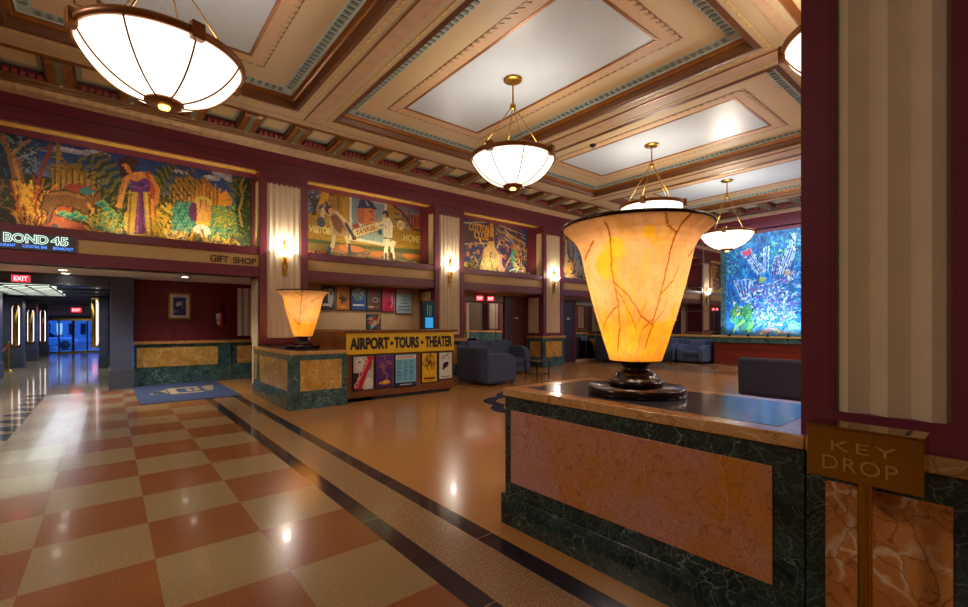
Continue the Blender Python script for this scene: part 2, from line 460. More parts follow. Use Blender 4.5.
floor = struct(fl.build('floor'))
sw = MB()
y = 8.1
while y < 12.6:       # dark saw-edged border beside the passage
    sw.quad((-.98, y, .0012), (-.98, y + .5, .0012), (-1.22, y + .5, .0012), (-1.3, y + .35, .0012), M['dark']); y += .62
sw.quad((-6, 12.76, .0012), (1.42, 12.76, .0012), (1.42, 12.84, .0012), (-6, 12.84, .0012), M['dark'])
struct(sw.build('floor_border', floor))
md = MB(); ring = []
def scal(t, r): return (6.9 + (r + .16 * abs(math.sin(t * 6))) * math.cos(t), 5.2 + (r + .16 * abs(math.sin(t * 6))) * math.sin(t), .0012)
md.sheet([[scal(2 * PI * i / 144, 1.62) for i in range(144)], [scal(2 * PI * i / 144, 1.86) for i in range(144)]], M['dark'], False, True)
struct(md.build('floor_medallion', floor))
jm = MB()            # thin pale joints across the dark strips
for k in range(-4, 9):
    yy = .45 + k * 1.33
    jm.quad((1.42, yy, .0012), (1.56, yy, .0012), (1.56, yy + .008, .0012), (1.42, yy + .008, .0012), M['granite'])
    jm.quad((1.91, yy + .6, .0012), (2.05, yy + .6, .0012), (2.05, yy + .608, .0012), (1.91, yy + .608, .0012), M['granite'])
struct(jm.build('floor_joints', floor))

# ---- ceiling plane with five coffers
CO = [(-3.6), (.77), (5.14), (9.51), (13.88)]
HX, Y0C, Y1C = 1.8, 2.46, 8.41
ce = MB()
xb = [-8.18]
for c in CO: xb += [c - HX, c + HX]
xb += [XE - 1.45 + .02]
yb_ = [-5.2, Y0C, Y1C, 9.02]
for i in range(len(xb) - 1):
    for j in range(3):
        if j == 1 and i % 2 == 1: continue
        ce.quad((xb[i], yb_[j], CZ), (xb[i + 1], yb_[j], CZ), (xb[i + 1], yb_[j + 1], CZ), (xb[i], yb_[j + 1], CZ), M['beam'])
# upper lid, so that the shell is closed above the coffers
ce.box(-8.2, -5.3, 5.62, 18.2, 11.5, 5.7, M['border'])
ceiling = struct(ce.build('ceiling'))
def rect(d, z, c): return [(c - HX + d, Y0C + d, z), (c + HX - d, Y0C + d, z), (c + HX - d, Y1C - d, z), (c - HX + d, Y1C - d, z)]
def frame_teeth(mb, c, d, z, base, tip, pitch, m, thick=.006, out=False):
    """saw teeth around a rectangle at inset d; teeth point by (tip-base)"""
    x0, x1, y0, y1 = c - HX + d, c + HX - d, Y0C + d, Y1C - d
    for (ax, ay), (bx, by), (nx, ny) in (((x0, y0), (x1, y0), (0, 1)), ((x1, y0), (x1, y1), (-1, 0)), ((x1, y1), (x0, y1), (0, -1)), ((x0, y1), (x0, y0), (1, 0))):
        l = math.hypot(bx - ax, by - ay); n = max(1, round(l / pitch)); ux, uy = (bx - ax) / l, (by - ay) / l; p = l / n
        for k in range(n):
            q = [(k * p, base), ((k + 1) * p, base), ((k + .5) * p, tip)]
            v = [(ax + ux * t + nx * s_, ay + uy * t + ny * s_) for t, s_ in q]
            mb.add([(a, b, z) for a, b in v] + [(a, b, z + thick) for a, b in v], [(0, 1, 2), (0, 3, 4, 1), (1, 4, 5, 2), (2, 5, 3, 0)], m)
def ringband(mb, c, d0, d1, z0, z1, m): mb.sheet([rect(d0, z0, c), rect(d1, z1, c)], m, False, True)
for c in CO:
    mb = MB()
    for (d0, z0), (d1, z1), m in (((0, 5.30), (.015, 5.33), 'bronzedark'), ((.015, 5.33), (.035, 5.40), 'bronzedark'), ((.035, 5.40), (.07, 5.405), 'bronze'), ((.07, 5.405), (.085, 5.46), 'bronze'), ((.085, 5.46), (.11, 5.46), 'bronze')):
        ringband(mb, c, d0, d1, z0, z1, M[m])
    ringband(mb, c, -.07, .0, 5.296, 5.285, M['bronzedark']); ringband(mb, c, 0, .02, 5.285, 5.31, M['bronzedark'])
    struct(mb.build('coffer_moulding', ceiling))
    mb = MB(); ringband(mb, c, .11, .13, 5.46, 5.475, M['dentilbg']); ringband(mb, c, .13, .27, 5.475, 5.495, M['dentilbg'])
    x0, x1, y0, y1 = c - HX, c + HX, Y0C, Y1C
    for k in range(int((x1 - x0 - .5) / .11)):
        xx = x0 + .3 + k * .11
        for yy, s_ in ((y0 + .15, 1), (y1 - .15, -1)): mb.box(xx, yy, 5.468, xx + .05, yy + s_ * .09, 5.49, M['dentil'])
    for k in range(int((y1 - y0 - .5) / .11)):
        yy = y0 + .3 + k * .11
        for xx, s_ in ((x0 + .15, 1), (x1 - .15, -1)): mb.box(xx, yy, 5.468, xx + s_ * .09, yy + .05, 5.49, M['dentil'])
    struct(mb.build('coffer_dentil_band', ceiling))
    mb = MB(); ringband(mb, c, .27, .92, 5.495, 5.50, M['border']); struct(mb.build('coffer_border', ceiling))
    mb = MB(); ringband(mb, c, .76, .93, 5.490, 5.490, M['zig']); ringband(mb, c, .755, .76, 5.50, 5.490, M['zig'])
    frame_teeth(mb, c, .76, 5.490, 0, -.075, .13, M['zig'])
    struct(mb.build('coffer_zigzag_band', ceiling))
    mb = MB(); frame_teeth(mb, c, .685, 5.493, 0, .03, .13, M['bronzedark'], .002); struct(mb.build('coffer_zigzag_line', ceiling))
    mb = MB(); ringband(mb, c, .91, .95, 5.484, 5.484, M['bronze']); ringband(mb, c, .95, .955, 5.484, 5.50, M['bronze']); ringband(mb, c, .905, .91, 5.495, 5.484, M['bronze'])
    struct(mb.build('coffer_bead', ceiling))
    mb = MB(); r = rect(.94, 5.498, c); mb.quad(*r, M['panelsky']); struct(mb.build('coffer_panel', ceiling))
    mb = MB(); frame_teeth(mb, c, -.16, CZ - .007, 0, .045, .16, M['saw'], .006); struct(mb.build('coffer_gilt_teeth', ceiling))
# beam centre lines
mb = MB()
for a, b in zip(CO[:-1], CO[1:]):
    xm = (a + b) / 2
    mb.box(xm - .11, 2.14, CZ - .012, xm + .11, 8.76, CZ, M['lipband'])
    mb.box(xm - .125, 2.14, CZ - .016, xm - .11, 8.76, CZ, M['bronze'])
struct(mb.build('beam_stripe', ceiling))
mb = MB(); mb.box(-8, 8.78, CZ - .008, XE - 1.6, 8.9, CZ, M['lipband']); mb.box(-8, 2.0, CZ - .008, XE - 1.6, 2.12, CZ, M['lipband'])
struct(mb.build('beam_stripe', ceiling))

# ---- cornice + entablature runs
def run(name, org, u, n, length, mods0):
    """org: start on wall face; u along, n outward (2D); profile in (n, z)"""
    def P(s, d, z): return (org[0] + u[0] * s + n[0] * d, org[1] + u[1] * s + n[1] * d, z)
    root = MB()
    prof = [(-.1, 4.72), (0, 4.72), (0, 5.17)]
    root.sheet([[P(0, d, z) for d, z in prof], [P(length, d, z) for d, z in prof]], M['maroon'])
    root.sheet([[P(0, d, z) for d, z in ((0, 4.76), (.03, 4.76), (.03, 4.82), (0, 4.83))], [P(length, d, z) for d, z in ((0, 4.76), (.03, 4.76), (.03, 4.82), (0, 4.83))]], M['maroon'])
    r = struct(root.build(name))
    w = MB(); k = int(length / .12)
    for i in range(k):
        a = .12 * i
        z0 = 4.955 + (.02 if i % 2 else 0); z1 = 4.955 + (0 if i % 2 else .02)
        q = [(a, z0), (a + .12, z1), (a + .12, z1 + .012), (a, z0 + .012)]
        w.add([P(s, .004, z) for s, z in q] + [P(s, 0, z) for s, z in q], [(0, 1, 2, 3), (0, 4, 5, 1), (2, 6, 7, 3)], M['black'])
    struct(w.build('zigzag_line', r))
    fluted = MB(); rows = []
    m = int(length / .035)
    for i in range(m + 1):
        s = length * i / m; ph = .014 * abs(math.sin(PI * s / .16))
        rows.append([P(s, d, z + dz) for d, z, dz in ((0, 5.165, 0), (.05, 5.185, ph), (.18, 5.215, ph), (.32, 5.23, ph), (.34, 5.245, 0))])
    fluted.sheet(rows, M['lipband']); struct(fluted.build('fluted_cove', r))
    mo = MB(); pr = [(.34, 5.245), (.34, 5.215), (.40, 5.205), (.45, 5.225), (.50, 5.225), (.57, 5.25), (.58, 5.26)]
    mo.sheet([[P(0, d, z) for d, z in pr], [P(length, d, z) for d, z in pr]], M['bronzedark']); struct(mo.build('bronze_moulding', r))
    so = MB(); pr = [(.58, 5.26), (.6, 5.38), (1.36, 5.38), (1.36, 5.30), (1.45, 5.296), (1.47, 5.30)]
    for a, b, mm in ((0, 1, 'darkred'), (1, 2, 'greyframe'), (2, 5, 'bronze')):
        so.sheet([[P(0, d, z) for d, z in pr[a:b + 1]], [P(length, d, z) for d, z in pr[a:b + 1]]], M[mm])
    struct(so.build('soffit', r))
    step = .8862; s = mods0; md_, dn, pn = MB(), MB(), MB()
    while s < length:
        for q, (w0, w1) in enumerate(((-.15, -.05), (-.05, .05), (.05, .15))):
            top = .012 if q != 1 else 0
            mm = M['bronze'] if q != 1 else M['modstripe']
            for poly, m_ in ((((.58, 5.235 + top), (.70, 5.235 + top), (1.22, 5.275 + top), (1.30, 5.30 + top), (1.30, 5.38), (.58, 5.38)), mm),):
                md_.prism(list(poly), lambda a, b, d, s=s: P(s + d, a, b), w0, w1, m_)
        for e in (-.19, .15): md_.prism([(.58, 5.29), (1.34, 5.33), (1.34, 5.38), (.58, 5.38)], lambda a, b, d, s=s: P(s + d, a, b), e, e + .04, M['bronzedark'])
        md_.lathe([(0, 0), (.02, .005), (.022, .02), (.015, .03)], P(s, .62, 5.215), M['plate'], 8)
        for k in range(5):
            a = s + .24 + k * .094
            dn.prism([(.585, 5.262), (.64, 5.27), (.655, 5.30), (.64, 5.335), (.59, 5.34)], lambda d_, z_, t, a=a: P(a + t, d_, z_), 0, .06, M['reddentil'])
        pn.prism([(s + .26, .80), (s + .63, .80), (s + .63, 1.24), (s + .26, 1.24)], lambda a, b, d: P(a, b, d), 5.37, 5.38, M['border'])
        s += step
    struct(md_.build('modillion_row', r)); struct(dn.build('dentil_row', r)); struct(pn.build('soffit_panels', r))
    return r
run('trim_1', (-8.18, YN), (1, 0), (0, -1), 8.18 + XE, (2.96 + 8.18) % .8862)
run('trim_2', (XE, YN), (0, -1), (-1, 0), 10.0, .5)
run('trim_3', (-8.18, .45), (1, 0), (0, 1), 8.18 + XE, (2.96 + 8.18) % .8862)

# ---- pleated panel
def pleats(name, parent, o, u, n, w, z0, z1, cnt, dep, m):
    """folded paper-like panel: o start (x, y), u along, n outward"""
    mb = MB(); lo, hi = [], []
    for i in range(2 * cnt + 1):
        s = w * i / (2 * cnt); d = dep if i % 2 else 0.0
        x, y = o[0] + u[0] * s + n[0] * d, o[1] + u[1] * s + n[1] * d
        lo.append((x, y, z0)); hi.append((x, y, z1))
    mb.sheet([lo, hi], m)
    for zs in (lo, hi):
        for i in range(0, 2 * cnt, 2): mb.add([zs[i], zs[i + 1], zs[i + 2]], [(0, 1, 2)], m)
    return struct(mb.build(name, parent))
def scallop(mb, o, u, n, w, z, cnt, drop, m):
    for i in range(cnt):
        a, b = w * i / cnt, w * (i + 1) / cnt
        pts = [(a, z + .06), (b, z + .06), (b, z), ((a + b) / 2, z - drop), (a, z)]
        mb.prism(pts, lambda s, zz, d: (o[0] + u[0] * s + n[0] * d, o[1] + u[1] * s + n[1] * d, zz), -.01, .04, m)

def pillar(cx, yf, ny, base=True, depth=.77, sideflute=True):
    """wall pillar: front face at y=yf, ny = outward sign"""
    b = yf - ny * depth
    mb = MB(); mb.box(cx - .5, yf, 1.03, cx + .5, b, 4.74, M['maroon'])
    mb.box(cx - .5, yf + ny * .018, 4.58, cx + .5, yf, 4.74, M['maroon'])
    for x0, x1 in ((cx - .5, cx - .36), (cx + .36, cx + .5)): mb.box(x0, yf + ny * .03, 1.03, x1, yf, 4.60, M['maroon'])
    mb.box(cx - .36, yf + ny * .03, 1.03, cx + .36, yf, 1.15, M['maroon'])
    scallop(mb, (cx - .36, yf), (1, 0), (0, ny), .72, 4.50, 7, .035, M['maroon'])
    root = struct(mb.build('pillar'))
    pleats('fluted_panel', root, (cx - .36, yf + ny * .002), (1, 0), (0, ny), .72, 1.15, 4.56, 6, .024, M['tanflute'])
    if sideflute:
        pleats('side_panel', root, (cx - .502, yf - ny * .06), (0, -ny), (-1, 0), .24, 3.12, 4.5, 2, .018, M['tanflute'])
        pleats('side_panel', root, (cx - .502, yf - ny * .2), (0, -ny), (-1, 0), .5, 1.15, 2.35, 4, .018, M['tanflute'])
    if base:
        g = MB(); g.box(cx - .54, yf + ny * .04, 0, cx + .54, b, .97, M['greenfar']); g.box(cx - .56, yf + ny * .06, 0, cx + .56, b, .26, M['greenfar'])
        struct(g.build('wainscot', root, .004))
        p = MB(); p.box(cx - .40, yf + ny * .046, .33, cx + .40, yf + ny * .03, .86, M['gialla'])
        p.box(cx - .546, yf - ny * .08, .33, cx - .53, yf - ny * .55, .86, M['gialla'])
        struct(p.build('marble_panel', root))
        struct(box('capping_slab', (cx - .58, yf + ny * .08, .97), (cx + .58, b, 1.05), M['slab'], root, .006))
    return root
for i, x in enumerate(PX): pillar(x, YN, -1, base=(i > 0))
for x in (7.39, 11.72, 16.1): pillar(x, .62, 1, depth=.55, sideflute=False)

# ---- north wall: back wall, ledges, bands, soffits
wn = MB()
wn.box(3.46, YB + .045, 0, XE + .3, YB + .2, 5.6, M['tan'])
wn.box(-8.18, YB + .045, 2.5, 3.46, YB + .2, 5.6, M['tan'])
wall_n = struct(wn.build('wall_north'))
bays = [(-8.18, 2.46), (3.46, 6.89), (7.89, 11.22), (12.22, 15.6), (16.6, XE)]
for x0, x1 in bays:
    mb = MB(); mb.box(x0, YN + .01, 2.45, x1, YN + .09, 2.67, M['maroon']); mb.box(x0, YN + .03, 2.66, x1, YN + .09, 2.94, M['band'])
    mb.box(x0, YN - .01, 2.92, x1, YB + .02, 3.07, M['maroon']); struct(mb.build('fascia'))
    mb = MB(); mb.box(x0, YN + .09, 2.45 if x0 > 3 else 2.5, x1, YB + .02, 2.55, M['border'] if x0 > 3 else M['white']); struct(mb.build('soffit'))
    mb = MB()
    k = int((x1 - x0) / .16)
    rows = []
    for i in range(4 * k + 1):
        xx = x0 + (x1 - x0) * i / (4 * k); ph = .008 * abs(math.sin(PI * i / 4))
        rows.append([(xx, YN, 4.715), (xx, YN + .04, 4.735 + ph), (xx, YN + .32, 4.745 + ph), (xx, YN + .34, 4.72)])
    mb.sheet(rows, M['soffit']); struct(mb.build('gilt_soffit'))
    mb = MB(); mb.box(x0, YN + .34, 4.72, x1, YB + .02, 4.80, M['maroon']); struct(mb.build('lintel'))

# ---- east wall
we = MB(); we.box(XE + .25, -5.2, 0, XE + .4, YB + .2, 5.6, M['tan'])
lt = MB(); lt.box(XE, -.2, 4.6, XE + .25, 10.45, 4.8, M['maroon']); struct(lt.build('lintel'))
wall_e = struct(we.build('wall_east'))
mb = MB(); mb.box(XE + .02, 7.3, .96, XE + .25, 10.45, 1.05, M['slab']); mb.box(XE + .04, 7.3, 0, XE + .25, 10.45, .96, M['greenfar']); mb.box(XE + .02, -.2, .96, XE + .25, 3.6, 1.05, M['slab']); mb.box(XE + .04, -.2, 0, XE + .25, 3.6, .96, M['greenfar'])
struct(mb.build('wainscot'))
mb = MB(); mb.box(XE + .04, 7.3, 1.05, XE + .25, 10.45, 4.6, M['mirror']); mb.box(XE + .04, -.2, 1.05, XE + .25, 3.6, 4.6, M['mirror'])
mp_ = struct(mb.build('mirror_wall'))
mb = MB()
for yy in (7.95, 8.6, 9.25, 9.9): mb.box(XE + .03, yy - .006, 1.05, XE + .045, yy + .006, 4.6, M['steel'])
for zz in (1.95, 2.85, 3.75): mb.box(XE + .03, 7.3, zz - .006, XE + .045, 10.45, zz + .006, M['steel'])
struct(mb.build('mirror_joints', mp_))

# ---- closing walls behind and beside the camera
struct(box('wall_south', (-8.2, -5.3, 0), (XE + .4, -5.2, 5.6), M['hallwall']))
struct(box('wall_west', (-8.3, -5.3, 0), (-8.18, 31.2, 5.6), M['hallwall']))

# ---- lower bays: mirrors, doors
def mirror_wall(x0, x1):
    mb = MB(); mb.box(x0, YB - .02, .1, x1, YB + .02, 2.12, M['mirror'])
    r = struct(mb.build('trim_4'))
    mb = MB(); xx = x0
    while xx < x1 + .01: mb.box(xx - .006, YB - .03, .1, xx + .006, YB - .02, 2.12, M['steel']); xx += .62
    struct(mb.build('mirror_joints', r))
    struct(box('header', (x0, YB - .05, 2.18), (x1, YB + .02, 2.34), M['dentilbg'], r))
    struct(box('rail', (x0, YB - .05, 2.12), (x1, YB + .02, 2.18), M['maroon'], r))
    return r
mirror_wall(7.89, 10.05); mirror_wall(13.85, 15.6)
def door(name, x0, x1, h, m1, m2, label=None):
    mb = MB(); mb.box(x0 - .08, YB - .06, 0, x0, YB + .02, h + .08, M['maroon']); mb.box(x1, YB - .06, 0, x1 + .08, YB + .02, h + .08, M['maroon']); mb.box(x0 - .08, YB - .06, h, x1 + .08, YB + .02, h + .08, M['maroon'])
    r = struct(mb.build(name))
    xm = x0 + (x1 - x0) * .3
    d = MB(); d.box(x0, YB - .04, .01, x1, YB, h, m1); struct(d.build('door_leaf', r))
    if m2 is not None: struct(box('door_jamb_panel', (x0, YB - .055, .01), (xm, YB - .04, h), m2, r))
    hd = MB(); xx = x0 + .12; hd.lathe([(.028, 0), (.028, .01), (.012, .02), (.012, .05)], (0, 0, 0), M['steel'], 12)
    hd.v = [(xx + a, YB - .055 - c, 1.0 + b) for a, b, c in hd.v]; hd.box(xx - .012, YB - .115, .988, xx + .11, YB - .098, 1.012, M['steel'])
    struct(hd.build('door_handle', r)); struct(box('name_plate', (xm + .1, YB - .062, 1.62), (xm + .24, YB - .04, 1.68), M['plate'], r))
door('door_1', 10.2, 11.16, 2.28, M['doorwood'], M['doornavy'])
door('door_2', 12.95, 13.72, 2.28, M['doornavy'], None)
mb = MB(); mb.box(13.0, YB - .03, 2.37, 15.6, YB + .02, 2.45, M['dentilbg']); struct(mb.build('trim_5'))
# wall strip with pleats beside door, bay three
pleats('side_panel', None, (11.18, YB - .0), (1, 0), (0, -1), .04, 1.1, 2.4, 1, .02, M['tanflute'])

# ---- alcove and entrance passage
al = MB(); al.box(.44, 13.4, 1.03, 3.5, 13.6, 2.55, M['maroonwall']); struct(box('wall_return', (3.3, YB + .21, 0), (3.5, 13.39, 2.49), M['maroonwall']))
struct(box('pilaster', (2.32, 13.34, 1.03), (2.46, 13.4, 2.5), M['maroonwall']))
alc = struct(al.build('wall_alcove'))
mb = MB(); mb.box(.44, 13.36, 0, 3.4, 13.5, .97, M['greenfar']); mb.box(.44, 13.33, 0, 3.4, 13.4, .30, M['greenfar']); mb.box(2.3, 13.31, 0, 2.46, 13.4, .97, M['greenfar']); wsc = struct(mb.build('wainscot'))
mb = MB(); mb.box(.50, 13.345, .42, 2.16, 13.37, .88, M['gialla']); mb.box(2.60, 13.345, .42, 3.3, 13.37, .88, M['gialla']); struct(mb.build('marble_panel', wsc, .003))
struct(box('capping_slab', (.44, 13.30, .97), (3.4, 13.42, 1.04), M['slab'], wsc))
pleats('fluted_panel', None, (2.62, 13.398), (1, 0), (0, -1), .62, 1.14, 2.40, 4, .06, M['white'])
ac = MB(); ac.box(-8.18, YN + .09, 2.5, 3.5, 13.6, 2.58, M['white']); struct(ac.build('ceiling_alcove'))
# strip of wall on the left side of the first pillar's jamb
pleats('side_panel', None, (2.455, 10.56), (0, 1), (-1, 0), .5, .1, 2.44, 4, .018, M['tanflute'])
pw = MB()
pw.box(-8.18, 12.98, 2.27, .0, 13.12, 2.5, M['passdark'])          # header over the passage mouth
pw.box(-8.18, 13.0, 0, -2.72, 13.12, 2.5, M['passdark'])
pw.box(0, 13.9, 0, .12, 31.2, 2.5, M['passdark']); pw.box(-2.84, 13.12, 0, -2.72, 31.2, 2.5, M['beige'])
pw.box(-2.84, 31.0, 1.86, .12, 31.14, 2.5, M['white']); pw.box(-2.84, 31.0, 0, -2.46, 31.14, 1.9, M['passdark']); pw.box(-.33, 31.0, 0, .12, 31.14, 1.9, M['passdark'])
wall_p = struct(pw.build('wall_passage'))
pc = MB(); pc.box(-2.84, 13.12, 2.38, .12, 31.1, 2.46, M['passceil'])
for yy in (14.4, 16.2, 18.0, 19.8, 21.6, 23.4, 25.2, 27.0, 28.8): pc.box(-2.72, yy, 2.33, 0, yy + .12, 2.38, M['passdark'])
struct(pc.build('ceiling_passage'))
def navy_column(x0, y0, x1, y1, h):
    mb = MB(); mb.box(x0, y0, .42, x1, y1, h, M['navy']); r = struct(mb.build('column', None, .006))
    mb = MB(); mb.box(x0 - .025, y0 - .025, 0, x1 + .025, y1 + .025, .44, M['passdark']); struct(mb.build('column_base', r, .006)); return r
navy_column(0.02, 12.95, .42, 13.88, 2.5)
navy_column(-.24, 19.4, -.02, 20.3, 2.34)
for yy in (17.0, 21.3, 25.0, 29.2): navy_column(-2.7, yy, -2.2, yy + .6, 2.34)
# entrance doors
dm = MB()
for x in (-2.46, -1.93, -1.4, -.86, -.35): dm.box(x - .03 - (.02 if abs(x + 1.4) < .01 else 0), 31.02, 0, x + .03 + (.02 if abs(x + 1.4) < .01 else 0), 31.1, 1.66, M['black'])
dm.box(-2.46, 31.0, 1.62, -.33, 31.12, 1.72, M['brass']); dm.box(-2.46, 31.0, 1.72, -.33, 31.1, 1.88, M['passdark']); dm.box(-2.46, 31.0, 0, -.33, 31.1, .08, M['brass'])
door3 = struct(dm.build('door_3'))
for x in (-2.43, -1.9, -1.35, -.83): struct(box('door_pane', (x, 31.05, .08), (x + .47, 31.06, 1.62), M['glass'], door3))
mb = MB()
for x in (-2.0, -1.8, -.95, -.73): mb.tube([(x, 30.97, .75), (x, 30.95, .78), (x, 30.95, 1.02), (x, 30.97, 1.05)], .012, M['brass'], 6)
struct(mb.build('door_handle', door3))
# street outside
st = MB(); st.quad((-14, 31.2, -.02), (14, 31.2, -.02), (14, 52, -.02), (-14, 52, -.02), M['asphalt']); street = struct(st.build('street'))
st = MB(); st.box(-14, 31.2, -.02, 14, 33.4, .0, M['concrete']); struct(st.build('sidewalk'))
# street front across the road
sf = MB(); sf.box(-14, 50, -.02, 14, 50.4, 9, M['concrete']); fac = struct(sf.build('wall_street'))
M['winlit'] = emit('lit_window', (150, 200, 255), 1.2); M['winwarm'] = emit('lit_shop_window', (255, 150, 190), 1.6)
rr = random.Random(3)
for i in range(16):
    x = -9 + .72 * i
    mb = MB()
    for z in (.6, 1.9, 3.2): mb.box(x, 49.96, z, x + .34, 50.0, z + .9, M['winwarm'] if rr.random() < .15 else (M['winlit'] if rr.random() < .6 else M['carglass']))
    struct(mb.build('street_window', fac))
# ================================================================== THINGS
# ---- marble counters
def counter(label, x0, x1, y0, y1, panels_left, panels_front, end_y, mats):
    """left face = -X; end_y: which end shows (sign)"""
    gm, pm, sm = mats
    t = thing('marble_counter', label, 'counter', ((x0 + x1) / 2, (y0 + y1) / 2, 0))
    ox, oy = -(x0 + x1) / 2, -(y0 + y1) / 2
    def B(name, a, b, m, bev=.004): return box(name, (a[0] + ox, a[1] + oy, a[2]), (b[0] + ox, b[1] + oy, b[2]), m, t, bev)
    B('body', (x0 + .014, y0 + .002, .2), (x1 - .014, y1 - .014, .925), gm)
    B('plinth', (x0 - .008, y0 + .002, 0), (x1 + .008, y1 + .008, .215), gm)
    B('slab', (x0, y0, .925), (x1, y1, .985), sm, .008)
    for a, b, z0, z1 in panels_left: B('side_panel', (x0 + .008, a, z0), (x0 + .03, b, z1), pm, .002)
    for a, b, z0, z1 in panels_front:
        yy = y0 - .002 if end_y < 0 else y1 - .026
        B('end_panel', (a, yy, z0), (b, yy + .02, z1), pm, .002)
    B('top_inlay', (x0 + .12, y0 + .13, .98), (x1 - .12, y1 - .13, .9865), M['inlay'], 0)
    return t
counter('long marble counter with dark green trim under the nearest glowing urn lamp', 2.22, 3.2, .6, 2.47,
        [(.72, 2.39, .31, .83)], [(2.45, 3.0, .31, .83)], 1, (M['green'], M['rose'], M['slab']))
lp = [atX(u, 360, 2.35)[0] for u in (254.5, 259, 261.5, 289)]
counter('marble counter beside the yellow lettered desk, carrying the farther urn lamp', 2.31, 3.31, 7.85, 10.36,
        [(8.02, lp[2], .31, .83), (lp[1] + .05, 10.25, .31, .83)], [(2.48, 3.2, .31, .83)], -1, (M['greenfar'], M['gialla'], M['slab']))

# ---- near column standing on its own marble base (part of the room)
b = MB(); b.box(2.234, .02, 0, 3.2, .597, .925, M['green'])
cb = struct(b.build('column_base'))
struct(box('plinth', (2.212, .02, 0), (2.25, .597, .215), M['green'], cb))
struct(box('capping_slab', (2.22, -.02, .925), (3.2, .597, .985), M['slab'], cb, .006))
struct(box('marble_panel', (2.228, .17, .31), (2.25, .53, .82), M['orangemarble'], cb, .002))
mb = MB(); mb.box(2.29, .05, .985, 3.2, .62, 4.74, M['maroon'])
mb.box(2.25, .52, .985, 2.30, .62, 4.74, M['maroon']); mb.box(2.25, .05, .985, 2.30, .165, 4.74, M['maroon'])
mb.box(2.25, .165, .985, 2.30, .52, 1.10, M['maroon']); mb.box(2.25, .165, 4.5, 2.30, .52, 4.74, M['maroon'])
col = struct(mb.build('column'))
pleats('fluted_panel', col, (2.289, .52), (0, -1), (-1, 0), .355, 1.10, 4.5, 3, .045, M['tanflute'])
mb = MB(); mb.box(2.252, .508, .985, 2.262, .52, 4.6, M['maroon']); mb.box(2.252, .165, .985, 2.262, .177, 4.6, M['maroon']); struct(mb.build('edge_bead', col))

